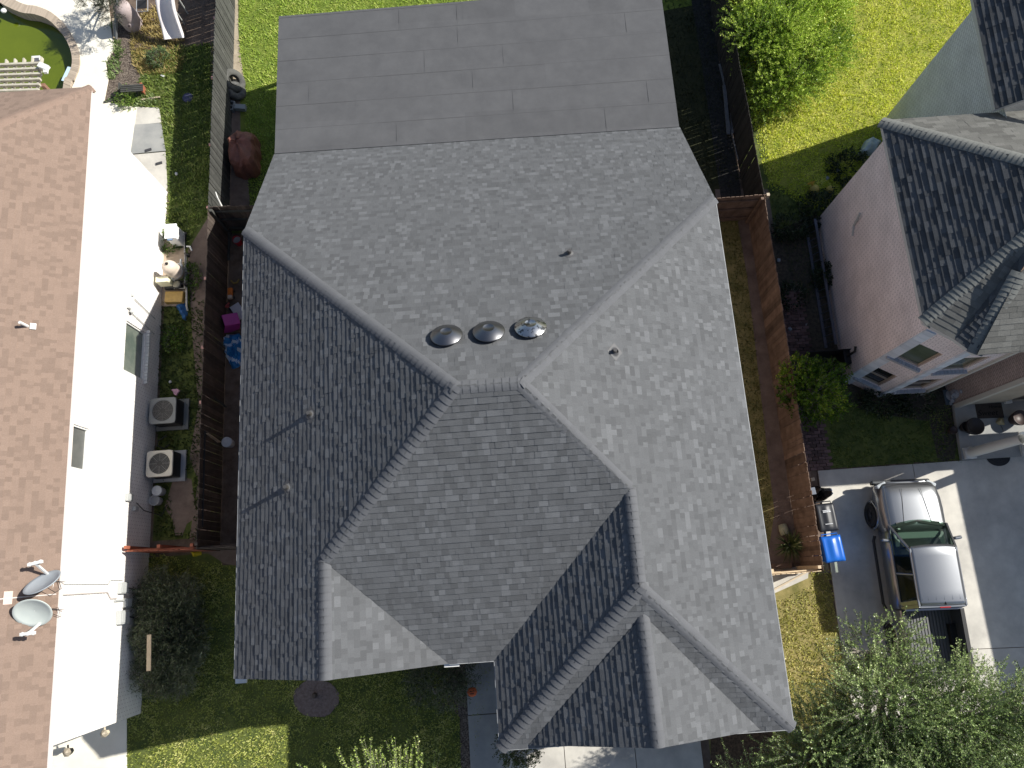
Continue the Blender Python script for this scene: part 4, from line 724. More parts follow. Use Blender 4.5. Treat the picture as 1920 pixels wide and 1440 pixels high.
for i in range(90):
    a, b, c, d = A_[i], A_[i].lerp(A_[i+1], .9), B__[i].lerp(B__[i+1], .9), B__[i]; Z1, Z0 = V3(0,0,.13), V3(0,0,-.5)
    cv.mesh([a+Z0, b+Z0, c+Z0, d+Z0, a+Z1, b+Z1, c+Z1, d+Z1], [(4,5,6,7), (0,1,5,4), (1,2,6,5), (2,3,7,6), (3,0,4,7)], Rs.random())
bw(cv, 'coping', M('coping_brick', (.40,.33,.26), .8, tone=(.85,1.15)), pool)
v = MB(); v.beam(P(131,126,.1)+V3(0,0,0), P(119,152,.1), .16, .03); one('pool_step', 'pale blue plastic step at the curved pool edge', 'pool step', v, M('step_blue', (.50,.66,.78), .4))
v = MB(); v.lathe(P(7,20,.10), [(.10,-.02), (.10,.03), (.06,.05), (0,.05)], 14); one('pool_float', 'small white float in the pool corner', 'float', v, white)
# lattice pergola over the pool side
pg = E_('pergola', 'weathered slatted pergola roof beside the green pool', 'pergola', tuple(P(20,140))); z = 2.5
for k in range(6):
    v = MB(); a = P(-60,125+k*9.5,z); b = P(80-k*1.2,119+k*10,z); v.beam(a, b, .07, .12, .5); bw(v, 'slat', M('wood_greywhite', (.40,.37,.30), .8, col2=(.5,.47,.39), nscale=5), pg)
for k in range(5):
    v = MB(); a = P(13+k*16.5,113-k*1.2,z-.10); b = P(9+k*15,180,z-.10); v.beam(a, b, .05, .12); bw(v, 'rafter', M('wood_greywhite', (.40,.37,.30), .8), pg)
v = MB(); v.box(P(82,125,2.65), (.35,.18,.12), Matrix.Rotation(-.5,3,'Z')); v.box(P(86,132,2.65), (.12,.2,.1)); bw(v, 'bracket', white, pg)
v = MB(); v.box(P(68,112,2.3), (.28,.24,.1)); v.box(P(68,112,2.36), (.18,.15,.02)); bw(v, 'lamp', white, pg); v = MB(); v.box(P(68,112,2.38), (.17,.14,.02)); bw(v, 'lamp_panel', M('panel_dark', (.10,.10,.12), .3), pg)
for px, py in ((78,130), (-40,132)): q = P(px, py, z); v = MB(); v.box((q.x,q.y-.5,1.22), (.12,.12,2.3)); bw(v, 'post', M('wood_redbrown', (.22,.12,.08), .8), pg)
# slide
sl_ = E_('pool_slide', 'white plastic slide standing on the dry grass by the fence', 'slide', tuple(P(322,70))); v = MB(); n = 14; prof = []
cl_ = [(P(304,-60,1.9)), P(308,-20,1.5), P(314,20,.95), P(322,50,.5), P(328,72,.22)]
def spl(ps, n):
    o_ = []
    for i in range(n+1):
        f = i/n*(len(ps)-1); k = min(int(f), len(ps)-2); u = f-k; p0, p1, p2, p3 = ps[max(k-1,0)], ps[k], ps[k+1], ps[min(k+2,len(ps)-1)]
        o_.append(.5*((2*p1)+(-p0+p2)*u+(2*p0-5*p1+4*p2-p3)*u*u+(-p0+3*p1-3*p2+p3)*u**3))
    return o_
cs = spl(cl_, 20); vs = []
xsec = [(-.30,-.02), (-.30,.14), (-.26,.16), (-.22,.12), (-.16,.02), (0,-.03), (.16,.02), (.22,.12), (.26,.16), (.30,.14), (.30,-.02)]
for i, c in enumerate(cs):
    t_ = (cs[min(i+1,20)]-cs[max(i-1,0)]).normalized(); sx = t_.cross(V3(0,0,1)).normalized(); up = sx.cross(t_); wdt = 1.0-.12*math.sin(i/20*3.1)
    vs += [c+sx*a*wdt*1.25+up*b for a, b in xsec]
m_ = len(xsec); v.mesh(vs, [(i*m_+k, i*m_+k+1, (i+1)*m_+k+1, (i+1)*m_+k) for i in range(20) for k in range(m_-1)]); bw(v, 'chute', M('slide_white', (.80,.76,.76), .35, col2=(.74,.69,.70), nscale=2), sl_, smooth=True)
v = MB(); 
for q in (P(306,-30,1.5), P(311,10,1.0)): v.tube([q-V3(.2,0,.05), V3(q.x-.25,q.y,0)], .03, 8); v.tube([q+V3(.2,0,-.05), V3(q.x+.25,q.y,0)], .03, 8)
bw(v, 'frame', grey, sl_)
# covered barrel smoker, pole, chair frame, bench
q = P(236,25,.6); e = E_('covered_grill', 'grill under a pinkish grey cloth cover beside the dark pole', 'grill', (q.x,q.y,0))
v = MB(); v.lathe((q.x,q.y,0), [(.36,0), (.38,.4), (.33,.75), (.30,.95), (.15,1.02), (0,1.03)], 18); ob = bw(v, 'cover', M('cover_pink', (.42,.35,.34), .8, col2=(.33,.27,.26), nscale=4, bump=.6, bscale=7), e, smooth=True); ob.scale = (1,1,1)
v = MB(); v.lathe((q.x+.05,q.y-.28,.35), [(.12,.0), (.16,.06), (.1,.12), (.05,.14)], 14, V3(0,-1,.6)); bw(v, 'cover_knot', M('cover_pink', (.42,.35,.34), .8), e)
v = MB(); v.beam(P(219,-30,1.6), P(217,72,.05), .09, .09); one('leaning_post', 'dark grey square post leaning beside the pool deck planting', 'post', v, M('post_grey', (.16,.17,.18), .6))
v = MB(); v.beam(P(214,36,.08), P(216,72,.08), .1, .1); one('timber', 'bleached square timber end lying at the edge of the pool deck', 'timber', v, wtop)
e = E_('folding_chair', 'thin metal chair frame in the shade above the dry grass', 'chair', tuple(P(265,10))); v = MB()
for s in (0, .42): v.tube([P(256,22,.0)+V3(s,0,0), P(256,22,.45)+V3(s,0,0), P(256,0,.45)+V3(s,0,0), P(256,-8,.9)+V3(s,.1,0)], .014, 6)
v.tube([P(256,22,.45), P(256,22,.45)+V3(.42,0,0)], .014, 6); v.tube([P(256,0,.45), P(256,0,.45)+V3(.42,0,0)], .014, 6); bw(v, 'frame', M('chair_silver', (.45,.46,.48), .35, metal=.7), e)
v = MB(); v.box(P(265,10,.44)+V3(0,.05,0), (.38,.38,.02)); bw(v, 'seat', blackm, e)
e = E_('garden_bench', 'low weathered slatted bench at the end of the mulch bed', 'bench', tuple(P(248,168)))
for k in range(4): v = MB(); v.beam(P(226,172-k*3.4,.40), P(268,169-k*3.4,.40), .055, .03); bw(v, 'slat', wgrey, e)
for x in (228, 268):
    v = MB(); q = P(x, 167, .2); v.box((q.x,q.y,.2), (.06,.28,.38)); bw(v, 'leg', wred if x > 250 else wgrey, e)
v = MB(); v.beam(P(195,192,.06), P(216,188,.06), .08, .06); one('edging_timber', 'grey edging timber at the lower end of the mulch bed', 'timber', v, wgrey)
v = MB(); v.beam(P(266,187,.06), P(300,182,.06), .05, .05); one('edging_timber', 'thin pale timber strip lying in the grass beside the bench', 'timber', v, wtop)
v = MB(); v.lathe(P(352,183,.04), [(0,.04), (.18,.03), (.2,0)], 20); one('frisbee', 'faint bluish disc in the shaded grass by the fence', 'disc', v, M('disc_blue', (.07,.07,.12), .5))
for i, (px, py, lb) in enumerate(((278,281,'dark flip-flop near the crack between the slabs'), (298,306,'dark flip-flop on the lowest slab'))):
    v = MB(); q = P(px, py, .07); v.box(q, (.24,.10,.03), Matrix.Rotation(.25,3,'Z')); one('sandal', lb, 'sandal', v, M('sandal', (.05,.05,.055), .6), 'sandals on the slabs', bevel=.03)
v = MB(); v.lathe(P(331,326,.06), [(0,-.05), (.06,0), (.04,.05), (0,.06)], 12); one('paper_cup', 'small crumpled white cup at the edge of the grass strip', 'cup', v, white)
v = MB(); v.box(P(305,142,.05), (.14,.07,.03), Matrix.Rotation(-.6,3,'Z')); one('litter', 'scrap of white paper in the grass by the dry patch', 'paper', v, white)
# tyres, cinder block, covered grill in our rear yard
rub = M('rubber', (.05,.05,.05), .8, col2=(.11,.11,.105), nscale=9, bump=.5, bscale=30)
def tyre(c, ax, label, R_=.36, r_=.13, mat=rub):
    v = MB(); ax = Vector(ax).normalized(); prof = []
    for k in range(17):
        a = k*2*math.pi/16; prof.append((R_-r_+r_*1.0*math.cos(a)*1.0, .105*math.sin(a)))
    v.lathe(c, prof, 40, ax); v.lathe(c, [(R_-r_*2+.01,-.08), (R_-r_*2+.03,0), (R_-r_*2+.01,.08)], 40, ax); return one('tyre', label, 'tyre', v, mat, 'tyres against the left fence', smooth=True)
tyre(P(438,152,.33)+V3(.0,.02,0), (.66,-.1,.75), 'worn tyre standing half in the sun against the grey fence', .44, mat=M('rubber_dusty', (.10,.10,.092), .85, col2=(.06,.06,.056), nscale=6, bump=.4, bscale=30))
tyre(P(443,168,.2)+V3(0,-.05,0), (.55,-.05,.85), 'black tyre in shadow leaning below the dusty one', .36)
e = E_('cinder_block', 'grey hollow cinder block beside the tyres', 'block', tuple(P(433,197))); v = MB(); q = P(433,197,.2)
for s, t in (((0,.09,0),(.36,.03,.19)), ((0,-.09,0),(.36,.03,.19)), ((-.17,0,0),(.03,.16,.19)), ((.17,0,0),(.03,.16,.19)), ((0,0,0),(.03,.16,.19))): v.box(V3(q.x,q.y,.11)+Matrix.Rotation(1.4,3,'Z')@Vector(s), t, Matrix.Rotation(1.4,3,'Z'))
bw(v, 'block', M('cinder', (.22,.24,.26), .9), e)
v = MB(); v.box(P(451,202,.12), (.40,.19,.19), Matrix.Rotation(-.15,3,'Z')); one('paver', 'pale grey solid block lying next to the hollow block', 'block', v, M('paver_grey', (.26,.29,.31), .9), bevel=.01)
q = P(458,300,0); gx_, gy_ = q.x+.16, q.y+.0
e = E_('tarp_covered_grill', 'tall grill shrouded in a dusty red-brown tarp under the rear eave', 'grill', (gx_,gy_,0)); v = MB(); Rg = random.Random(2)
def ringp(sx, sy, z, ox=0, oy=0, n=28):
    o_ = []
    for k in range(n):
        a = k*2*math.pi/n; cx, sn = math.cos(a), math.sin(a); f = 1/max(abs(cx), abs(sn))**.75; o_.append(V3(gx_+ox+cx*f*sx*(1+.07*math.sin(9*a+z*3)+Rg.uniform(-.05,.05)), gy_+oy+sn*f*sy*(1+.06*math.sin(7*a+1)+Rg.uniform(-.04,.04)), z+.05*math.sin(5*a)+Rg.uniform(-.02,.02)))
    return o_
rg_ = [ringp(.46,.78,0), ringp(.44,.74,.4), ringp(.44,.66,.7), ringp(.40,.58,.85,-.02,.02), ringp(.28,.40,.98,-.05,.06), ringp(.08,.12,1.02,-.05,.1)]; vs = [p for r in rg_ for p in r]
v.mesh(vs, [(i*28+k, i*28+(k+1) % 28, (i+1)*28+(k+1) % 28, (i+1)*28+k) for i in range(5) for k in range(28)]+[tuple(range(5*28, 6*28))]); bw(v, 'cover', M('tarp_rust', (.30,.12,.085), .65, col2=(.20,.085,.065), nscale=3, bump=.6, bscale=6), e)
v = MB(); v.tube([(gx_-.45,gy_+.3,.02), (gx_-.5,gy_+.9,.05)], .03, 6); bw(v, 'gas_hose', grey, e)
v = MB(); v.beam(P(427,352,.05), P(424,375,.05), .14, .04); one('wood_offcut', 'bluish board offcut on the ground behind the short cross fence', 'board', v, M('board_blue', (.14,.17,.20), .7))
v = MB(); q = P(404,365,1.8); v.tube([q+V3(0,.1,0), q+V3(.05,-.08,-.05), q+V3(.10,-.30,-.35)], [.015,.02,.035], 8); one('hanging_scoop', 'white long handled scoop hanging over the cross fence corner', 'scoop', v, white)
# lumber along the right rear fence
for i, (a, b, w_, lb) in enumerate((((1335,-20),(1340,32),.2,'wide grey board end at the top of the stacked lumber'), ((1344,55),(1360,165),.05,'thin pipe lying along the foot of the black fence'), ((1349,120),(1372,215),.07,'long board parallel to the black fence'), ((1365,148),(1375,250),.09,'pale edged beam against the black fence'), ((1366,225),(1384,300),.03,'thin rod at the end of the lumber'), ((1358,160),(1366,252),.12,'flat dark board on the gravel beside the lumber'))):
    v = MB(); v.beam(P(*a,.06+.015*i), P(*b,.06+.015*i), w_, .05); one('lumber', lb, 'lumber', v, M('lumber_grey', (.13,.13,.14), .8, col2=(.19,.19,.20), nscale=7), 'lumber along the right rear fence')
v = MB(); v.box(P(1380,233,.3), (.26,.02,.45), Matrix.Rotation(.3,3,'X')@Matrix.Rotation(1.2,3,'Z')); one('panel_scrap', 'small grey panel scrap propped on the black fence', 'panel', v, M('scrap_grey', (.20,.20,.21), .7))
# ============================================================ SATELLITE DISHES on the brown roof
def dish(label, c, n, tip, mat, rad=.40, mast=None):
    n = Vector(n).normalized(); e = E_('satellite_dish', label, 'satellite dish', tuple(c), 'satellite dishes on the brown roof')
    up = V3(0,0,1); x = n.cross(up).normalized(); y = x.cross(n); v = MB(); K = 40; prof = [(0,-.055), (.3,-.048), (.6,-.03), (.85,-.008), (1,.012), (1.02,.006), (.98,-.012), (.6,-.045), (0,-.068)]; vs = []
    for r, d in prof: vs += [c+n*d*1.4+(x*math.cos(k*2*math.pi/K)*1.08+y*math.sin(k*2*math.pi/K)*.98)*r*rad for k in range(K)]
    v.mesh(vs, [(i*K+k, i*K+(k+1) % K, (i+1)*K+(k+1) % K, (i+1)*K+k) for i in range(len(prof)-1) for k in range(K)]); bw(v, 'reflector', mat, e, smooth=True)
    a = c+ (tip-c)*.0 - y*rad*.95; a = c+(-y)*rad*.9-n*.05
    if (tip-c).dot(y) > 0: a = c+y*rad*.9-n*.05
    v = MB(); v.beam(a, tip, .045, .05); bw(v, 'arm', white, e)
    d = (tip-a).normalized(); sd = d.cross(V3(0,0,1)).normalized(); v = MB(); v.beam(tip-sd*.17, tip+sd*.17, .07, .07); 
    for k in (-.13, .0, .13): v.lathe(tip+sd*k, [(.0,-.05), (.026,-.05), (.032,.02), (.026,.04), (0,.04)], 12, (c-tip))
    bw(v, 'feedhorn', white, e)
    base = PP(*mast, lo, nL); v = MB(); v.tube([base, base+V3(0,0,.22), c-n*.1], .028, 10); bw(v, 'mast', white, e); v = MB(); v.box(base+nL*.015, (.14,.24,.03), Matrix((V3(1,0,-pl).normalized(), V3(0,1,0), nL)).transposed()); bw(v, 'foot', white, e)
    v = MB(); v.tube([c-n*.12, c-n*.2+V3(.15,-.1,-.1), base+V3(.25,-.1,.0), base+V3(.2,.12,.05), base+V3(.05,.1,.1), base+V3(.3,.05,-.1)], .008, 6); bw(v, 'cable', blackm, e)
c = PP(79,1092,lo+nL*.42,nL); dish('grey satellite dish seen nearly edge-on, arm pointing up the picture', c, (-.22,.74,.62), PP(66,1056,lo+nL*.50,nL), M('dish_grey', (.33,.36,.39), .45), mast=(96,1097))
c = PP(61,1149,lo+nL*.30,nL); dish('pale satellite dish seen face-on, arm pointing down the picture', c, (.12,-.62,.78), PP(52,1188,lo+nL*.5,nL), M('dish_pale', (.50,.54,.51), .4, col2=(.46,.50,.48), nscale=3), mast=(95,1150))
# ============================================================ PICKUP TRUCK
tr = E_('pickup_truck', 'silver four-door pickup truck with open ribbed bed parked on the driveway', 'pickup truck', (11.90,-.78,.045), rz=math.radians(-1.6))
paint = M('truck_paint', (.26,.27,.285), .28, metal=.85, coat=.4); blk = M('black_plastic', (.015,.015,.016), .55); glassw = None
def tglass(name, tint, mixf):
    mt = bpy.data.materials.new(name); mt.use_nodes = True; t = mt.node_tree; N = t.nodes; b = N['Principled BSDF']; b.inputs['Base Color'].default_value = (.01,.015,.012,1); b.inputs['Roughness'].default_value = .03; b.inputs['Specular IOR Level'].default_value = .6
    tp = N.new('ShaderNodeBsdfTransparent'); tp.inputs[0].default_value = (*tint, 1); m_ = N.new('ShaderNodeMixShader'); m_.inputs[0].default_value = mixf; t.links.new(tp.outputs[0], m_.inputs[1]); t.links.new(b.outputs[0], m_.inputs[2]); t.links.new(m_.outputs[0], N['Material Output'].inputs[0]); return mt
wsg = tglass('windshield_glass', (.60,.72,.64), .16); sdg = tglass('side_glass', (.22,.26,.26), .25)
def tp(mb, name, mat, par=None, **k): return mb.build(name, mat, par or tr, **k)
def loft(mb, secs, tone=.5, capends=True):
    n = len(secs[0][1]); vs = []
    for y, pr_ in secs: vs += [V3(x, y+(dy if len(q) > 2 else 0), z) for q in pr_ for (x, z, dy) in [(q[0], q[1], q[2] if len(q) > 2 else 0)]]
    fs = [(i*n+k, i*n+k+1, (i+1)*n+k+1, (i+1)*n+k) for i in range(len(secs)-1) for k in range(n-1)]
    if capends: fs += [tuple(range(n)), tuple(range((len(secs)-1)*n, len(secs)*n))[::-1]]
    mb.mesh(vs, fs, tone)
def half(w_, zt, zs, zb=.40, crown=.03):
    r = [(0,zt+crown), (.35*w_,zt+crown*.85), (.62*w_,zt+crown*.4), (.80*w_,zt-.02), (.90*w_,zt-.09), (.965*w_,zs), (.985*w_,(zs+zb)/2+.05), (.96*w_,zb+.12), (.90*w_,zb)]
    return r[::-1]+[(-x, z) for x, z in r[1:]] if False else [(-x, z) for x, z in r[::-1]]+[(x, z) for x, z in r[1:]]
W_ = .95
v = MB(); loft(v, [(2.72, half(W_*.86,.86,.72,.5)), (2.66, half(W_*.93,.96,.80,.45)), (2.50, half(W_*.985,1.04,.86)), (2.2, half(W_*1.03,1.09,.92)), (1.85, half(W_*1.045,1.12,.94)), (1.5, half(W_*1.03,1.15,.95)), (1.25, half(W_*1.0,1.17,.97))]); body = tp(v, 'front_body', paint, smooth=True)
v = MB(); loft(v, [(1.25, half(W_,1.10,.97)), (.6, half(W_*.995,1.12,.97)), (-.3, half(W_*.995,1.12,.97)), (-.98, half(W_,1.12,.97))]); tp(v, 'door_body', paint, smooth=True)
# hood shut lines
v = MB(); 
for s in (-1, 1): v.tube([(s*.78,2.55,1.035), (s*.80,2.2,1.085), (s*.80,1.6,1.130), (s*.80,1.28,1.145)], .006, 5)
v.tube([(-.76,2.56,1.03), (-.3,2.64,1.03), (.3,2.64,1.03), (.76,2.56,1.03)], .006, 5); v.tube([(.28,2.5,1.105), (.42,1.4,1.185)], .006, 5); v.tube([(-.28,2.5,1.105), (-.42,1.4,1.185)], .006, 5); tp(v, 'shut_line', blk)
v = MB(); v.box((0,2.71,.72), (1.25,.06,.30)); v.box((0,2.74,.45), (1.75,.10,.16)); tp(v, 'grille', blk, bevel=.02)
v = MB(); v.box((0,2.76,.53), (1.80,.12,.14)); tp(v, 'front_bumper', M('bumper_dark', (.10,.105,.11), .3, metal=.6), bevel=.04)
for s in (-1, 1):
    v = MB(); v.box((s*.74,2.60,.80), (.32,.22,.20), Matrix.Rotation(-s*.45,3,'Z')); tp(v, 'headlight', M('headlight_glass', (.45,.48,.5), .08, spec=.8), bevel=.04)
# bed
v = MB(); by0, by1 = -2.80, -1.02; zt = 1.16
for s in (-1, 1):
    v.mesh([V3(s*x, y, z) for y in (by0, by1) for x, z in ((.86,.42), (.955,.55), (.965,.95), (.93,1.12), (.90,zt), (.80,zt), (.80,.70), (.80,.42))], [(k, k+1, 8+k+1, 8+k) for k in range(7)]+[tuple(range(8)), tuple(range(8,16))])
v.box((0,by0-.02,.82), (1.80,.06,.66)); v.box((0,by1+.0,.80), (1.62,.05,.68)); tp(v, 'bed_body', paint)
v = MB(); 
for k in range(17):
    x = -.76+k*.095; v.box((x,(by0+by1)/2,.605), (.066,by1-by0-.08,.02))
v.box((0,(by0+by1)/2,.585), (1.62,by1-by0-.04,.02)); tp(v, 'bed_floor', M('bed_liner', (.115,.117,.12), .5))
v = MB()
for s in (-1, 1): v.box((s*.71,-1.85,.69), (.17,.75,.17)); v.beam((s*.85,by0,zt+.012), (s*.85,by1,zt+.012), .11, .025)
v.beam((-.85,by0-.02,zt+.005), (.85,by0-.02,zt+.005), .07, .025); tp(v, 'bed_rail', blk)
for s in (-1, 1): v = MB(); v.box((s*.90,by0-.03,.88), (.12,.06,.34)); tp(v, 'tail_light', M('lamp_red', (.35,.01,.01), .2))
# cabin
zb_, zt_ = 1.13, 1.76; yb_f, yt_f, yt_b, yb_b = 1.52, .72, -.88, -1.0; xb, xt = .86, .665
def crownz(x): return zt_+.045*(1-(x/xt)**2)
v = MB(); nx_, ny_ = 16, 16; vs = []
for j in range(ny_+1):
    f = j/ny_; y = yt_f+.07+(yt_b-yt_f-.07)*f
    for i in range(nx_+1):
        x = -xt+2*xt*i/nx_; yy = y+(.05*(1-(x/xt)**2)-.03)*(1-f)*1.0; z = crownz(x)-.05*max(0, f-.85)/.15*.3-.03*max(0, .12-f)/.12; vs.append(V3(x, yy, z))
v.mesh(vs, [(j*(nx_+1)+i, j*(nx_+1)+i+1, (j+1)*(nx_+1)+i+1, (j+1)*(nx_+1)+i) for j in range(ny_) for i in range(nx_)])
roofo = tp(v, 'cab_roof', paint, smooth=True); md = roofo.modifiers.new('solid', 'SOLIDIFY'); md.thickness = .03; md.offset = -1
v = MB()
for x in (-.56, -.40, -.18, .05, .28, .50): v.tube([(x,-.05,crownz(x)-.010), (x,-.12,crownz(x)+.010), (x,-.72,crownz(x)+.010), (x,-.78,crownz(x)-.010)], .020, 8)
v.build('roof_rib', paint, roofo, smooth=True)
v = MB(); v.mesh([V3(.06,-.74,crownz(0)), V3(.02,-.86,crownz(0)), V3(.10,-.86,crownz(0)), V3(.06,-.86,crownz(0)+.07)], [(0,1,3), (0,3,2), (1,2,3)]); v.build('antenna_fin', blk, roofo)
v = MB(); v.box((.06,-.935,zt_+.0), (.30,.03,.03)); v.build('brake_light', M('lamp_red', (.35,.01,.01), .2), roofo)
# windscreen with curvature, side and rear glass
v = MB(); vs = []; 
for j in range(9):
    f = j/8
    for i in range(13):
        u = -1+2*i/12; x = u*((xb-.04)+(xt-xb+.02)*f); y = yb_f+(yt_f+.06-yb_f)*f+.14*(1-u*u)*(1-f)+.05*(1-u*u)*f-.10; z = zb_+.02+(zt_-.01-zb_)*f+.02*(1-u*u)+.025*math.sin(f*3.14); vs.append(V3(x,y,z))
v.mesh(vs, [(j*13+i, j*13+i+1, (j+1)*13+i+1, (j+1)*13+i) for j in range(8) for i in range(12)]); tp(v, 'windshield', wsg, smooth=True)
for s in (-1, 1):
    pt = lambda f, y: V3(s*(xb+(xt-xb)*f), y, zb_+(zt_-zb_)*f)
    v = MB(); v.face([pt(.02,1.20), pt(.93,.62), pt(.93,.02), pt(.02,.06)]); tp(v, 'side_window', sdg); v = MB(); v.face([pt(.02,-.02), pt(.93,-.06), pt(.93,-.62), pt(.02,-.78)]); tp(v, 'side_window', sdg)
    v = MB(); A = lambda f, y, o=.0: pt(f, y)+V3(s*o,0,0)
    v.beam(A(.0,1.42), A(1,.68), .07, .05); v.beam(A(1,.70), A(1,-.90), .06, .05); v.beam(A(0,.02), A(1,-.02), .05, .05); v.beam(A(0,-.86), A(1,-.78), .16, .05); v.beam(A(0,-.96), A(1,-.88), .10, .05); v.beam(A(.0,1.42), A(.0,-.98), .05, .06); tp(v, 'window_pillar', paint, bevel=.012)
    v = MB(); v.beam(A(.03,1.30,.012), A(.03,-.8,.012), .02, .03); tp(v, 'window_seal', blk)
    v = MB(); c = V3(s*1.07,.98,1.20); v.box(c, (.24,.10,.17), Matrix.Rotation(s*.15,3,'Z')); v2 = tp(v, 'mirror', paint, bevel=.04); v = MB(); v.beam((s*.86,1.0,1.14), (s*1.0,.98,1.15), .06, .05); v.build('mirror_arm', blk, v2)
    v = MB(); v.tube([(s*.98,1.15,.40), (s*1.03,1.0,.38), (s*1.03,-.85,.38), (s*.98,-1.0,.40)], .045, 10); tp(v, 'step_bar', blk)
    for y in (1.78, -1.78):
        c = (s*(.91 if y > 0 else .835),y,.37); v = MB(); v.lathe(c, [(.20,.13), (.26,.135), (.34,.125), (.365,.09), (.37,0), (.365,-.09), (.34,-.125), (.20,-.13)], 36, V3(s,0,0)); wo = tp(v, 'wheel', M('tyre_black', (.018,.018,.018), .8)); v = MB(); v.lathe(c, [(.235,.13), (.22,.09), (.08,.07), (.07,.10), (0,.10)], 30, V3(s,0,0)); v.build('rim', M('rim_dark', (.06,.06,.065), .35, metal=.6), wo)
        v = MB(); v.lathe((s*.97,y,.40), [(.42,-.06), (.46,-.01), (.44,.02), (.40,.03)], 30, V3(s,0,0)); tp(v, 'wheel_arch', paint if y > 0 else paint, smooth=True)
v = MB(); v.face([(-.6,-.93,zt_-.08), (.6,-.93,zt_-.08), (.74,-.99,zb_+.1), (-.74,-.99,zb_+.1)]); tp(v, 'rear_window', sdg)
v = MB(); v.box((0,-1.0,zb_+.03), (1.66,.05,.16)); v.beam((-.64,-.91,zt_-.03), (.64,-.91,zt_-.03), .05, .07); tp(v, 'rear_frame', paint)
v = MB(); v.beam((-.78,1.36,1.17), (0,1.52,1.20), .05, .03); v.beam((0,1.52,1.20), (.78,1.36,1.17), .05, .03); v.box((0,1.44,1.165), (1.3,.10,.02)); tp(v, 'cowl', blk)
for a, b in (((-.62,1.36,1.19), (-.08,1.46,1.215)), ((.02,1.47,1.215), (.60,1.37,1.19))): v = MB(); v.beam(a, b, .02, .02); tp(v, 'wiper', blk)
dkg = M('cabin_grey', (.16,.20,.185), .7); seatm = M('seat_grey', (.20,.24,.225), .8)
v = MB(); v.box((0,.98,1.05), (1.5,.42,.14)); v.box((0,1.10,1.12), (1.3,.2,.06)); tp(v, 'dashboard', dkg, bevel=.04); v = MB(); v.box((0,.1,.62), (1.55,2.1,.05)); tp(v, 'cabin_floor', blk)
v = MB(); v.tube([(-.38+.18*math.cos(k*.3142), .74+.04*math.sin(k*.3142), 1.08+.17*math.sin(k*.3142)) for k in range(21)], .016, 6); tp(v, 'steering_wheel', blk)
for x in (-.38, .38):
    v = MB(); v.box((x,.30,.90), (.50,.50,.14)); v.box((x,.02,1.16), (.48,.14,.50), Matrix.Rotation(.2,3,'X')); v.box((x,-.04,1.47), (.26,.10,.16)); tp(v, 'seat', seatm, bevel=.05)
v = MB(); v.box((0,-.50,.88), (1.35,.42,.14)); v.box((0,-.74,1.14), (1.35,.12,.46)); tp(v, 'rear_seat', dkg, bevel=.05)
v = MB(); v.box((0,.66,1.66), (.24,.04,.07)); tp(v, 'rear_mirror', blk, bevel=.01); v = MB(); v.box((-.62,1.30,1.24), (.07,.05,.004), Matrix.Rotation(-.7,3,'X')); tp(v, 'sticker', white)
v = MB(); v.box((-.55,.36,1.02), (.3,.3,.12), Matrix.Rotation(.3,3,'Z')); tp(v, 'blue_bag', M('bag_blue', (.03,.17,.42), .6), bevel=.04)
# ============================================================ BINS
def cart(label, c, w_, d_, h, mat, rz, txt=(), hl=True):
    e = E_('wheelie_bin', label, 'wheelie bin', (c[0], c[1], 0), 'wheelie bins beside the brown fence', rz=rz)
    v = MB(); v.mesh([V3(sx*w_/2*k, sy*d_/2*k, z) for k, z in ((.78,.06), (.96,h-.08), (1.0,h-.08), (1.0,h-.03)) for sx, sy in ((-1,-1), (1,-1), (1,1), (-1,1))], [(i*4+k, i*4+(k+1) % 4, (i+1)*4+(k+1) % 4, (i+1)*4+k) for i in range(3) for k in range(4)]+[(0,3,2,1)]); v.build('body', mat, e, bevel=.02)
    v = MB(); n = 12; vs = []
    for j in range(n+1):
        for i in range(n+1):
            x = (-.5+i/n)*w_*1.04; y = (-.5+j/n)*d_*1.04; f = (1-(2*i/n-1)**4)*(1-(2*j/n-1)**4); r = .018*math.cos((i/n)*math.pi*4)*f; x += 0; vs.append(V3(x*(1-.05*max(0, abs(2*j/n-1)-.6)), y, h-.02+.05*f**.5+r))
    v.mesh(vs, [(j*(n+1)+i, j*(n+1)+i+1, (j+1)*(n+1)+i+1, (j+1)*(n+1)+i) for j in range(n) for i in range(n)]); lid = v.build('lid', mat, e, smooth=True); m_ = lid.modifiers.new('s', 'SOLIDIFY'); m_.thickness = .012; m_.offset = -1
    v = MB(); v.tube([(w_*.40*s, d_*.5+a, h-.06) for s, a in ((-1,0), (-1,.07), (1,.07), (1,0))], .016, 8); v.build('handle', mat, e)
    for s in (-1, 1): v = MB(); v.lathe((s*w_*.36,d_*.42,.11), [(0,.025), (.1,.02), (.11,.0), (.1,-.02), (0,-.025)], 20, V3(1,0,0)); v.build('wheel', blk, e)
    for (y0, ws, hh) in txt:      # small white moulded print, too small to read in the photograph
        v = MB(); x = -ws/2; R = random.Random(int(y0*100))
        while x < ws/2: q = R.uniform(.012,.028); v.box((x+q/2,y0,h+.052), (q*.75,hh,.003)); x += q
        v.build('print', M('print_white', (.65,.67,.70), .6), lid)
    return e
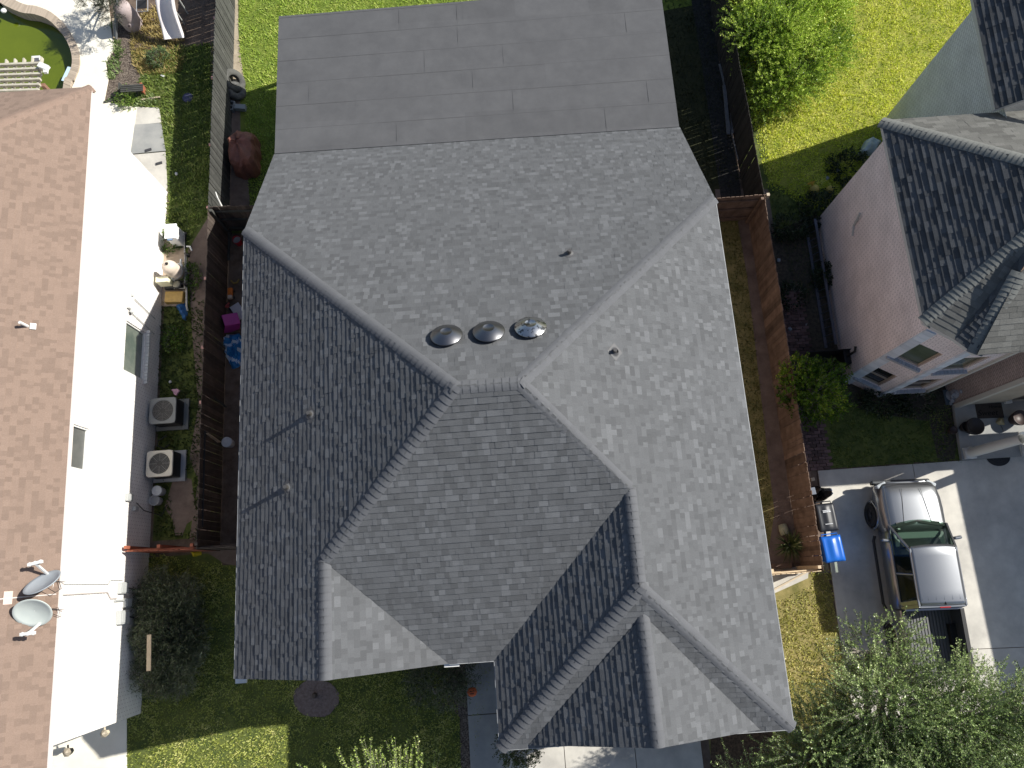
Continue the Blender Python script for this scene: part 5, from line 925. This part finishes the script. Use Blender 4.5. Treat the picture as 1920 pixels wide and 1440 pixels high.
# the lettering runs along the picture's horizontal, the lid's long side along its vertical
c = P(1550,970,1.05); cart('black wheelie bin with small white print on its lid', (c.x+.01,c.y), .56, .80, 1.05, M('bin_black', (.022,.024,.03), .45), .04, ((.20,.22,.022), (.16,.22,.03), (-.20,.22,.02)))
c = P(1562,1029,1.05); cart('bright blue wheelie bin below the black one at the fence corner', (c.x,c.y), .60, .74, 1.05, M('bin_blue', (.015,.12,.50), .3), .06)
crumple('rubbish_bag', 'black rubbish bags and a crate piled above the black wheelie bin', 'bag', [(1518,914), (1532,912), (1546,916), (1549,928), (1544,940), (1530,943), (1518,938)], .03, M('bag_black', (.02,.02,.022), .25), amp=.45, seed=12, n=8)
v = MB(); v.box(P(1523,921,.62), (.17,.22,.12), Matrix.Rotation(.1,3,'Z')); one('crate', 'small grey crate on top of the black rubbish bags', 'crate', v, M('crate_grey', (.13,.15,.19), .6), bevel=.01)
crumple('plastic_wrap', 'clear crumpled plastic hanging off the right side of the rubbish bags', 'plastic wrap', [(1544,915), (1549,920), (1551,930), (1548,934), (1545,925)], .1, M('wrap_pale', (.38,.43,.52), .2), amp=.3, seed=8, n=5)
v = MB(); v.box(P(1523,899,.1), (.12,.10,.12), Matrix.Rotation(.2,3,'Z')); one('stone_block', 'small pale stone block between fence and driveway', 'stone', v, wtop)
# ============================================================ PORCH THINGS
pz = .15
def lettering(txt, size, loc, rz, mat, parent, ext=.004):
    cu = bpy.data.curves.new('lettering', 'FONT'); cu.body = txt; cu.size = size; cu.extrude = ext; cu.align_x = 'CENTER'; cu.align_y = 'CENTER'; cu.shear = .2
    o = bpy.data.objects.new('lettering', cu); C.objects.link(o); o.location = loc; o.rotation_euler = (0,0,rz); cu.materials.append(mat); dg = bpy.context.evaluated_depsgraph_get(); dg.update(); me = bpy.data.meshes.new_from_object(o.evaluated_get(dg)); bpy.data.objects.remove(o)
    o = bpy.data.objects.new('lettering', me); C.objects.link(o); o.location = loc; o.rotation_euler = (0,0,rz); o.parent = parent; return o
q = P(1855,770,pz); e = E_('door_mat', 'dark rectangular door mat with large script lettering on the porch', 'door mat', (q.x,q.y,pz), rz=-.03); v = MB(); v.box((0,0,.008), (.86,.50,.016)); v.build('mat', M('mat_dark', (.045,.036,.03), .95, col2=(.065,.052,.045), nscale=30), e, bevel=.004)
lettering('Sweet', .26, (-.08,-.08,.018), 0, M('mat_ink', (.008,.007,.007), .9), e); lettering('Home', .16, (.18,.12,.018), 0, M('mat_ink', (.008,.007,.007), .9), e)
q = P(1872,858,.06); v = MB(); 
v.mesh([V3(q.x+.38*math.cos(a), q.y+.03-.30*math.sin(a), z) for z in (.05,.066) for a in [k*math.pi/24 for k in range(25)]], [tuple(range(25,50)), tuple(range(25))[::-1]]+[(k, k+1, 26+k, 25+k) for k in range(24)]+[(24,0,25,49)])
for rr2 in (.30, .2, .1):
    v.tube([(q.x+rr2*math.cos(a), q.y+.03-rr2*.8*math.sin(a), .066) for a in [k*math.pi/24 for k in range(25)]], .006, 4)
one('door_mat', 'black half-round rubber mat against the porch step', 'door mat', v, M('mat_rubber', (.018,.019,.022), .6))
def pot(name, label, c, r, h, mat, soilc=(.03,.025,.02)):
    e = E_(name, label, 'planter', tuple(c)); v = MB(); x, y, z = c; v.lathe((x,y,z), [(r*.6,0), (r*.85,h*.4), (r,h*.8), (r*1.02,h), (r*.92,h), (r*.88,h*.85), (0,h*.84)], 28); bw(v, 'bowl', mat, e, smooth=True); return e
dpot = M('dark_pot', (.03,.024,.024), .5); q = P(1828,799,pz+.4); pot('planter', 'large dark round planter below the door mat', (q.x+.02,q.y,pz), .27, .42, dpot); q = P(1812,800,pz+.25); pot('planter', 'smaller dark pot tucked against the large dark planter', (q.x,q.y,pz), .16, .28, dpot)
q = P(1914,783,pz+.4); pot('planter', 'round dark brown planter at the right edge of the porch', (q.x,q.y,pz), .24, .42, M('brown_pot', (.055,.038,.036), .5))
q = P(1789,806,.3); pot('planter', 'small brown pot standing in the grass left of the porch', (q.x,q.y,0), .12, .3, M('brown_pot', (.055,.038,.036), .5))
crumple('straw_bundle', 'pale straw coloured bundle on the porch beside the planters', 'bundle', [(1865,787), (1874,784), (1879,790), (1877,798), (1868,799), (1862,794)], pz, M('straw', (.42,.34,.19), .8), amp=.10, seed=21, n=6)
v = MB(); v.tube([P(1876,797,pz+.02), P(1880,804,pz+.02), P(1881,809,pz+.02)], .008, 5); one('stick', 'thin stick on the porch beside the straw bundle', 'stick', v, wdark)
v = MB(); v.box(P(1890,753,pz+.08), (.2,.12,.14)); one('small_box', 'small white box against the entrance wall', 'box', v, white, bevel=.01)
# garden statue: a seated pale stone figure
q = P(1783,742,0); sx, sy = q.x, q.y; stone = M('statue_stone', (.36,.38,.42), .8, col2=(.26,.27,.30), nscale=12); e = E_('garden_statue', 'pale stone statue of a seated child figure beside the brick wall', 'statue', (sx,sy,0)); v = MB()
v.lathe((sx,sy,0), [(.20,0), (.20,.08), (.15,.10), (.16,.2), (.18,.32), (.15,.45), (.09,.55), (.06,.58)], 20); v.lathe((sx,sy,.67), [(0,-.10), (.07,-.07), (.10,0), (.08,.07), (0,.10)], 18)
for s in (-1, 1): v.tube([(sx+s*.13,sy,.48), (sx+s*.19,sy-.08,.34), (sx+s*.07,sy-.16,.30)], [.05,.045,.035], 10); v.tube([(sx+s*.08,sy-.05,.18), (sx+s*.10,sy-.22,.20), (sx+s*.09,sy-.24,.05)], [.07,.06,.05], 10); v.lathe((sx+s*.09,sy-.27,.04), [(0,.06), (.05,.03), (.05,-.03), (0,-.06)], 10, V3(0,1,0))
bw(v, 'figure', stone, e, smooth=True); v = MB(); v.box((sx,sy-.05,.03), (.48,.5,.06)); bw(v, 'plinth', M('plinth', (.10,.13,.16), .8), e)
# ============================================================ RIGHT SIDE THINGS
a, b = P(1531,410,.42), P(1571,645,.42); a.x = 10.93; b.x = 10.86
e = E_('ladder', 'aluminium extension ladder lying on its side along the pinkish wall', 'ladder', tuple(a)); alu = M('ladder_alu', (.12,.13,.165), .4, metal=.5)
for z in (.40, .03): v = MB(); A, B = V3(a.x-(.0 if z > .2 else .18),a.y,z), V3(b.x-(.0 if z > .2 else .18),b.y,z); v.beam(A, B, .09, .045); bw(v, 'rail', alu, e)
for k in range(17):
    f = (k+.5)/17; v = MB(); y = a.y+(b.y-a.y)*f; x = a.x+(b.x-a.x)*f; v.tube([(x,y,.40), (x-.18,y,.03)], .014, 6); bw(v, 'rung', alu, e)
crumple('white_cover', 'pale plastic cover at the base of the upper corner of the pinkish house', 'cover', [(1608,291), (1620,266), (1636,258), (1650,268), (1636,292), (1615,296)], .05, M('cover_pale', (.42,.48,.52), .5), amp=.28, seed=31, n=7, fr=1.2)
def toy(label, px, py, mat, s=1):
    q = P(px, py, .2); e = E_('toy', label, 'toy', (q.x,q.y,0), 'yellow toys by the pinkish house'); v = MB(); v.lathe((q.x,q.y,.02), [(.05*s,0), (.15*s,.06), (.17*s,.18), (.12*s,.30), (.0,.34)], 18); bw(v, 'body', mat, e, smooth=True); return e, q
yel = M('toy_yellow', (.50,.38,.10), .5); e, q = toy('dull yellow toy animal with an orange crest in the shade', 1527,355, yel, 1); v = MB(); v.tube([q+V3(-.22,.18,.05), q+V3(-.1,.22,.1), q+V3(.0,.26,.1), q+V3(-.1,.12,.1)], .035, 8); bw(v, 'crest', M('toy_orange2', (.45,.26,.02), .5), e)
toy('round yellow toy ball nearer the pinkish wall', 1555,356, yel, .8)
for i, (px, py, lb) in enumerate(((1571,320,'faint grey stone in the shaded weeds left of the white cover'), (1551,334,'small pale stone above the yellow toys'), (1460,488,'small square pale paver beside the upper brown fence'), (1481,617,'small square pale paver beside the middle of the brown fence'))):
    v = MB(); v.box(P(px,py,.05), (.13,.12,.08), Matrix.Rotation(i*.7,3,'Z')); one('stone', lb, 'stone', v, M('stone_grey', (.24,.27,.30), .9), bevel=.03)
v = MB(); v.prism([(p.x,p.y) for p in (P(1497,606), P(1507,601), P(1509,608), P(1514,606), P(1508,616), P(1499,611))], .012, .03); one('torn_sheet', 'torn grey scrap lying on the dark brick path', 'scrap', v, M('scrap_pale', (.22,.22,.24), .8))
q = P(1592,660,1.2); v = MB(); v.box((11.02,6.9,.5), (.25,.6,.9)); e = E_('hose_reel', 'black hose reel box at the lower end of the pinkish wall', 'hose reel', (q.x,q.y,0)); v = MB(); v.box((10.95,6.05,.55), (.22,.5,.62)); bw(v, 'case', blk, e, bevel=.03); v = MB(); v.tube([(10.95,6.05,.9), (10.97,6.05,1.35), (11.0,6.2,1.4)], .04, 8); bw(v, 'arm', blk, e)
v = MB(); v.beam(P(1505,667,.5)+V3(0,0,0), P(1592,661,.5), .02, .9); one('low_gate', 'thin low black gate between the shrub and the pinkish wall', 'gate', v, blk)
# our right side yard: pot, threshold boards
q = P(1473,993,.3); e = E_('planter', 'pale greenish clay pot beside the spiky yucca', 'planter', (q.x,q.y,0)); v = MB(); v.lathe((q.x,q.y,.14), [(0,-.17), (.12,-.17), (.15,0), (.14,.15), (.10,.17), (.0,.12)], 24, V3(.1,-.9,.15)); bw(v, 'body', M('pot_pale', (.34,.34,.24), .7, col2=(.28,.29,.20), nscale=6), e, smooth=True)
v = MB(); v.beam(P(1448,1062,.12), P(1484,1060,.12), .16, .12); one('timber', 'orange-brown timber beam on the ground inside the sunlit gate fence', 'timber', v, wbrown)
v = MB(); v.prism([(p.x,p.y) for p in (P(1440,1066), P(1545,1060), P(1515,1068), P(1514,1084), P(1452,1112), P(1444,1090))], 0, .05); one('concrete_step', 'small wedge of pale concrete below the sunlit gate fence', 'concrete slab', v, concrete)
v = MB(); v.beam(P(1450,1106,.07), P(1516,1071,.07), .05, .05); one('edging_timber', 'thin pale edging strip running off the concrete wedge', 'timber', v, wtop)
# front: pumpkin stake, ring stump, gutter piece
q = P(885,1298,.9); e = E_('garden_stake', 'orange pumpkin face on a thin stake beside the front walk', 'garden stake', (q.x,q.y,0)); v = MB(); 
pk = M('pumpkin_orange', (.62,.13,.04), .6)
v.mesh([V3(q.x+r*math.cos(a)*(1+.06*math.cos(a*8)), q.y+r*math.sin(a)*.95, .86+dz) for r, dz in ((.13,-.015), (.14,0), (.10,.03), (.001,.035)) for a in [k*2*math.pi/32 for k in range(32)]], [(i*32+k, i*32+(k+1) % 32, (i+1)*32+(k+1) % 32, (i+1)*32+k) for i in range(3) for k in range(32)]); po = bw(v, 'pumpkin', pk, e)
v = MB()
for dx, dy, w_ in ((-.04,.03,.03), (.04,.035,.03), (0,-.04,.11)): v.box((q.x+dx,q.y+dy,.895), (w_,.02,.012))
v.build('face_holes', M('face_dark', (.06,.02,.01), .8), po); v = MB(); v.tube([(q.x-.02,q.y,.86), (q.x-.30,q.y-.02,.0)], .007, 6); bw(v, 'stake', white, e); v = MB(); v.tube([(q.x,q.y+.12,.88), (q.x+.02,q.y+.17,.9)], .015, 6); v.build('stem', M('stem_green', (.06,.09,.03), .8), po)
v = MB(); v.lathe(P(590,1304,.03), [(.09,-.03), (.07,.10), (.05,.12), (0,.11)], 12); one('tree_stump', 'small cut stump in the round mulch ring', 'stump', v, wdark)
v = MB(); v.beam(P(988,1393,5.28), P(1008,1395,5.28), .10, .06); v.beam(P(1000,1395,5.26), P(1048,1397,5.26), .08, .05); bw(v, 'gutter_end', M('gutter_blue', (.10,.30,.62), .3), house)
# ============================================================ PLANTS
def leafcloud(shoots, leaf=.045, wid=.022, per=.035, jit=.6, tone0=lambda p: .5, R=random):
    """shoots: list of (start, direction, length); returns leaves mesh builder (MB) and twig MB"""
    lv = MB(); tw = MB()
    for (p, d, L) in shoots:
        d = Vector(d).normalized(); sag = V3(R.uniform(-.3,.3), R.uniform(-.3,.3), R.uniform(-.35,.15)); n = max(2, int(L/per)); pts = []; tb = tone0(p)+R.gauss(0,.10)
        for k in range(n+1):
            f = k/n; q = p+d*L*f+sag*L*f*f*.5; pts.append(q)
            if k == 0: continue
            t_ = (d+sag*f).normalized()
            for s in (-1, 1):
                if R.random() < .12: continue
                side = t_.cross(V3(R.gauss(0,jit), R.gauss(0,jit), 1)).normalized()*s; dr = (t_*R.uniform(.3,.9)+side+V3(0,0,R.uniform(-.2,.5))).normalized(); nn = dr.cross(V3(R.gauss(0,1), R.gauss(0,1), R.gauss(0,.5))).normalized(); l_ = leaf*R.uniform(.7,1.3)*(1-.3*f)
                w_ = wid*R.uniform(.8,1.2); lv.face([q, q+dr*l_*.5+nn*w_, q+dr*l_, q+dr*l_*.5-nn*w_], min(1, max(0, tb+R.gauss(0,.16))))
        tw.tube([pts[0], pts[len(pts)//2], pts[-1]], [.006,.004,.002], 4, cap=False)
    return lv, tw
def bush(name, label, cat, base, blobs, nshoot, lmat, tmat, leaf=.05, wid=.02, per=.04, ln=(.25,.6), up=.35, seed=1, group=None, trunk=.05, stems=True, inner=.3, trunkz=0):
    R = random.Random(seed); e = E_(name, label, cat, tuple(base), group); sh = []
    vol = [b[1]*b[2]*b[3] for b in blobs]; tot = sum(vol)
    for (c, rx, ry, rz), vv in zip(blobs, vol):
        c = Vector(c)
        for _ in range(int(nshoot*vv/tot)):
            while True:
                u = V3(R.gauss(0,1), R.gauss(0,1), R.gauss(0,1)).normalized()
                if u.z > -.45: break
            r = R.uniform(inner, .93)**.6; p = c+V3(u.x*rx, u.y*ry, u.z*rz)*r; clump = math.sin(p.x*3.1+seed)*math.sin(p.y*2.7+seed*2)*math.sin(p.z*3.3)
            if clump < -.32 and R.random() < .7: continue
            d = (u+V3(0,0,up)+V3(R.gauss(0,.35), R.gauss(0,.35), R.gauss(0,.25))); sh.append((p, d, R.uniform(*ln)*(.6+.4*min(rx,1.3))))
    tf = lambda p: .42+.22*math.sin(p.x*2.3+seed)*math.sin(p.y*2.9+1)+.1*math.sin(p.z*5)
    lv, tw = leafcloud(sh, leaf, wid, per, tone0=tf, R=R); bw(lv, 'foliage', lmat, e); bw(tw, 'twigs', tmat, e)
    if stems:
        v = MB(); b0 = Vector(base)
        for (c, rx, ry, rz) in blobs:
            c = Vector(c); mid = b0.lerp(c, .5)+V3(R.uniform(-.15,.15), R.uniform(-.15,.15), 0); v.tube([b0+V3(0,0,-.02), mid, c], [trunk, trunk*.7, trunk*.4], 8)
            for _ in range(7):
                u = V3(R.gauss(0,1), R.gauss(0,1), R.uniform(.1,1)).normalized(); v.tube([c.lerp(mid, R.uniform(0,.5)), c+V3(u.x*rx,u.y*ry,u.z*rz)*.45, c+V3(u.x*rx,u.y*ry,u.z*rz)*.85], [trunk*.35, trunk*.22, trunk*.08], 5, cap=False)
        bw(v, 'trunk', tmat, e)
    return e
bark = M('bark_grey', (.20,.18,.15), .9, col2=(.30,.27,.23), nscale=8)
oak = leafmat('oak_leaf', (.085,.13,.045), (.31,.42,.14), (.72,.80,.42), trans=.2, rough=.35)
# live oak at the lower right
ob = Vector((9.9,-6.3,0))
bl = [((8.9,-4.4,3.9),1.5,1.3,1.1), ((10.6,-4.6,4.1),1.5,1.2,1.0), ((7.3,-5.3,3.4),1.4,1.0,1.0), ((12.3,-5.2,3.7),1.4,1.1,1.0), ((9.6,-6.2,4.4),2.0,1.4,1.2), ((6.6,-6.5,3.2),1.5,1.0,.9), ((12.6,-6.8,3.9),1.8,1.4,1.1), ((9.3,-3.5,3.8),.8,.7,.6), ((8.2,-5.6,3.0),1.5,1.0,.8), ((11.5,-5.8,3.4),1.6,1.1,.9), ((10.2,-5.2,3.2),1.5,1.0,.8), ((13.4,-5.9,3.5),1.2,1.0,.8), ((5.6,-6.3,3.1),1.1,.8,.7), ((7.6,-4.6,3.2),.9,.7,.6), ((8.75,-2.9,3.6),.7,.8,.5), ((9.6,-2.7,3.5),.5,.6,.45), ((11.2,-3.75,3.7),.5,.6,.4), ((12.4,-4.2,3.6),.5,.7,.4), ((8.0,-3.6,3.3),.6,.6,.5)]
bush('live_oak_tree', 'big live oak crown reaching over the truck bed at the lower right', 'tree', ob, [((c[0],c[1]+.38,c[2]),a,b_,d) for c,a,b_,d in bl], 8800, oak, bark, leaf=.060, wid=.017, per=.034, ln=(.35,.85), up=.25, seed=4, trunk=.14, inner=.15)
bush('live_oak_tree', 'small spray of live oak leaves at the right edge over the driveway', 'tree', (14.6,-6.5,0), [((13.9,-4.6,4.1),.65,.9,.5), ((13.7,-5.6,4.1),.9,.9,.7)], 170, oak, bark, leaf=.06, wid=.017, per=.034, ln=(.35,.8), up=.2, seed=14, trunk=.07, inner=.2)
# small tree with upright shoots at the bottom edge
R = random.Random(6); e = E_('crape_myrtle_tree', 'small tree with thin upright leafy shoots poking in at the bottom edge', 'tree', (-4.2,-6.4,0)); sh = []
for px, py, k in ((563,1432,2), (640,1412,3), (655,1425,5), (668,1402,4), (684,1388,6), (703,1395,5), (722,1410,4), (735,1385,5), (758,1388,5), (770,1400,4), (786,1385,3), (795,1402,4), (813,1418,3), (866,1433,3), (600,1440,3), (745,1425,6), (700,1430,6), (775,1430,6), (640,1440,4)):
    tip = P(px, py, 3.9+R.uniform(-.2,.2)); root = V3(tip.x*.75-.9+R.uniform(-.2,.2), -5.8, 2.7); 
    for j in range(k): t2 = tip+V3(R.uniform(-.18,.18), R.uniform(-.22,.0), R.uniform(-.3,.05)) if j else tip; s0 = t2.lerp(root, min(1, .75/(root-t2).length)); sh.append((s0, t2-s0, (t2-s0).length))
lv, tw = leafcloud(sh, .07, .018, .05, R=R, tone0=lambda p: .55); bw(lv, 'foliage', leafmat('myrtle_leaf', (.14,.24,.04), (.40,.52,.12), (.72,.74,.34), trans=.3), e); bw(tw, 'twigs', bark, e)
v = MB()
for j in range(6): v.tube([(-4.2,-6.4,0), (-4.2+(j-2.5)*.2,-6.2,1.5), (-4.2+(j-2.5)*.5,-5.8,3.0)], [.06,.04,.015], 7)
bw(v, 'trunk', bark, e)
# bright green bush at the top right
gb_ = leafmat('bush_bright', (.17,.28,.04), (.48,.64,.08), (.84,.92,.28), trans=.32, rough=.4)
q = P(1475,90,0)
bush('bright_green_bush', 'big sprawling bright green bush on the sunny lawn beyond the black fence', 'bush', (q.x,q.y,0), [(P(1410,20,1.3),1.0,1.3,.9), (P(1462,60,1.4),1.1,1.2,.9), (P(1520,25,1.2),1.2,1.1,.8), (P(1430,110,1.0),.9,.9,.8), (P(1480,150,.8),1.2,.8,.6), (P(1545,95,.8),.9,1.0,.6), (P(1500,-30,1.5),2.0,1.0,1.0), (P(1435,190,.5),.7,.6,.4), (P(1400,-40,1.4),1.0,1.0,.9), (P(1420,60,1.5),1.0,1.0,.7), (P(1455,175,.6),.9,.6,.5), (P(1500,110,1.0),1.0,.9,.7)], 6000, gb_, bark, leaf=.085, wid=.022, per=.045, ln=(.3,.7), up=.5, seed=8, trunk=.06)
q = P(1528,745,0)
bush('yellow_green_shrub', 'round yellow-green shrub overlapping the brown fence in the shade', 'shrub', (q.x-.1,q.y+.1,0), [(P(1500,705,1.4),.55,.55,.6), (P(1545,710,1.3),.6,.5,.55), (P(1505,755,1.1),.5,.5,.5), (P(1555,755,1.0),.5,.45,.5), (P(1485,735,1.3),.4,.4,.5), (P(1528,735,1.6),.6,.6,.6), (P(1510,785,.7),.35,.3,.4)], 900, leafmat('shrub_leaf', (.06,.12,.012), (.15,.27,.02), (.50,.58,.06), trans=.35), bark, leaf=.10, wid=.026, per=.04, ln=(.25,.45), up=.9, seed=10, trunk=.04)
dk_ = leafmat('dark_leaf', (.04,.055,.03), (.14,.17,.085), (.36,.38,.24), trans=.1)
q = P(315,1190,0)
bush('dark_bush', 'large dark spiky bush against the white house, plank across it', 'bush', (q.x,q.y,0), [(P(300,1120,.7),.6,.7,.5), (P(345,1130,.6),.5,.7,.5), (P(310,1190,.75),.8,.7,.5), (P(350,1200,.6),.5,.7,.4), (P(300,1260,.6),.6,.6,.45), (P(335,1260,.5),.5,.6,.4), (P(320,1155,.8),.7,.7,.4), (P(325,1225,.7),.7,.7,.4)], 3800, dk_, bark, leaf=.15, wid=.011, per=.06, ln=(.25,.5), up=.6, seed=12, trunk=.04)
q = P(815,1300,0)
bush('dark_shrub', 'dark arching shrub in the shade beside the front walk', 'shrub', (q.x,q.y,0), [(P(800,1285,.6),.5,.5,.4), (P(835,1290,.6),.5,.55,.45), (P(860,1262,.6),.45,.4,.45)], 420, dk_, bark, leaf=.16, wid=.012, per=.06, ln=(.3,.6), up=.4, seed=16, trunk=.03)
q = P(970,1405,0)
bush('box_hedge', 'dark rounded hedge peeking out below the garage eave corner', 'hedge', (q.x,q.y,0), [(P(962,1398,.8),.45,.5,.6), (P(985,1402,.8),.45,.5,.6)], 420, leafmat('hedge_leaf', (.025,.045,.012), (.06,.10,.02), (.14,.19,.05)), bark, leaf=.06, wid=.02, per=.035, ln=(.15,.3), up=.6, seed=18, trunk=.03)
q = P(190,15,0)
bush('dark_conifer', 'dark needle shrub casting its shadow on the white pool deck', 'shrub', (q.x,q.y,0), [(P(178,10,1.0),.5,.4,.5), (P(202,22,1.1),.35,.45,.6), (P(205,-20,1.2),.7,.6,.7)], 500, leafmat('conifer_leaf', (.015,.03,.014), (.04,.065,.03), (.09,.12,.06)), bark, leaf=.12, wid=.008, per=.035, ln=(.2,.4), up=.5, seed=20, trunk=.04)
q = P(298,108,0); bush('grass_clump', 'dark green weed clump in the middle of the dry grass', 'plant', (q.x,q.y,0), [(P(298,108,.15),.4,.35,.2)], 220, leafmat('clump_leaf', (.04,.08,.03), (.10,.17,.06), (.24,.32,.12)), bark, leaf=.10, wid=.012, per=.04, ln=(.1,.25), up=.9, seed=22, stems=False)
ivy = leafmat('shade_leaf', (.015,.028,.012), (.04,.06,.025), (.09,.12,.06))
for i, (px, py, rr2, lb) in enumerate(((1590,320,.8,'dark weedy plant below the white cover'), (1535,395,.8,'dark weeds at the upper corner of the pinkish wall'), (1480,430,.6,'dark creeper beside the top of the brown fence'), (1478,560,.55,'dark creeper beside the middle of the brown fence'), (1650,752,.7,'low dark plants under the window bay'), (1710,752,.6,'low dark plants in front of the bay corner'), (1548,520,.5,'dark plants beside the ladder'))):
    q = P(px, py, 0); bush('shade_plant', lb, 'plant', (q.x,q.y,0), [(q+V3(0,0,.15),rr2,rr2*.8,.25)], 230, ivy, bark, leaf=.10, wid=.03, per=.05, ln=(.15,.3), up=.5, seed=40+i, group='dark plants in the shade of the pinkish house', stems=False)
for i, (px, py, lb) in enumerate(((322,455,'leafy weed beside the white pool heater'), (360,520,'leafy weeds right of the plastic pipes'), (330,640,'leafy weeds below the dark blue tarp'), (240,188,'tufts of weeds along the low bench'))):
    q = P(px, py, 0); bush('weed_clump', lb, 'plant', (q.x,q.y,0), [(q+V3(0,0,.1),.35,.45,.2)], 150, leafmat('weed_leaf', (.04,.09,.015), (.12,.22,.03), (.34,.44,.10)), bark, leaf=.10, wid=.02, per=.05, ln=(.1,.25), up=.8, seed=60+i, group='weed clumps in the left side yard', stems=False)
# yucca
q = P(1483,1022,.3); e = E_('yucca', 'spiky yucca with long thin leaves beside the sunlit gate fence', 'plant', (q.x,q.y,0)); v = MB(); R = random.Random(3)
for k in range(95):
    a = R.uniform(0,6.28); el = R.uniform(.1,1.3); L = R.uniform(.45,.75); d = V3(math.cos(a)*math.cos(el), math.sin(a)*math.cos(el), math.sin(el)); s = V3(-math.sin(a),math.cos(a),0)*.018; p = V3(q.x,q.y,.15); m_ = p+d*L*.5+V3(0,0,.04); t_ = p+d*L+V3(0,0,-.10)
    v.face([p-s*.6, p+s*.6, m_+s, m_-s], R.random()); v.face([m_-s, m_+s, t_], R.random())
bw(v, 'leaves', leafmat('yucca_leaf', (.04,.07,.02), (.10,.13,.04), (.26,.28,.12), trans=.1), e); v = MB(); v.tube([(q.x,q.y,0), (q.x,q.y,.2)], .07, 10); bw(v, 'stem', bark, e)
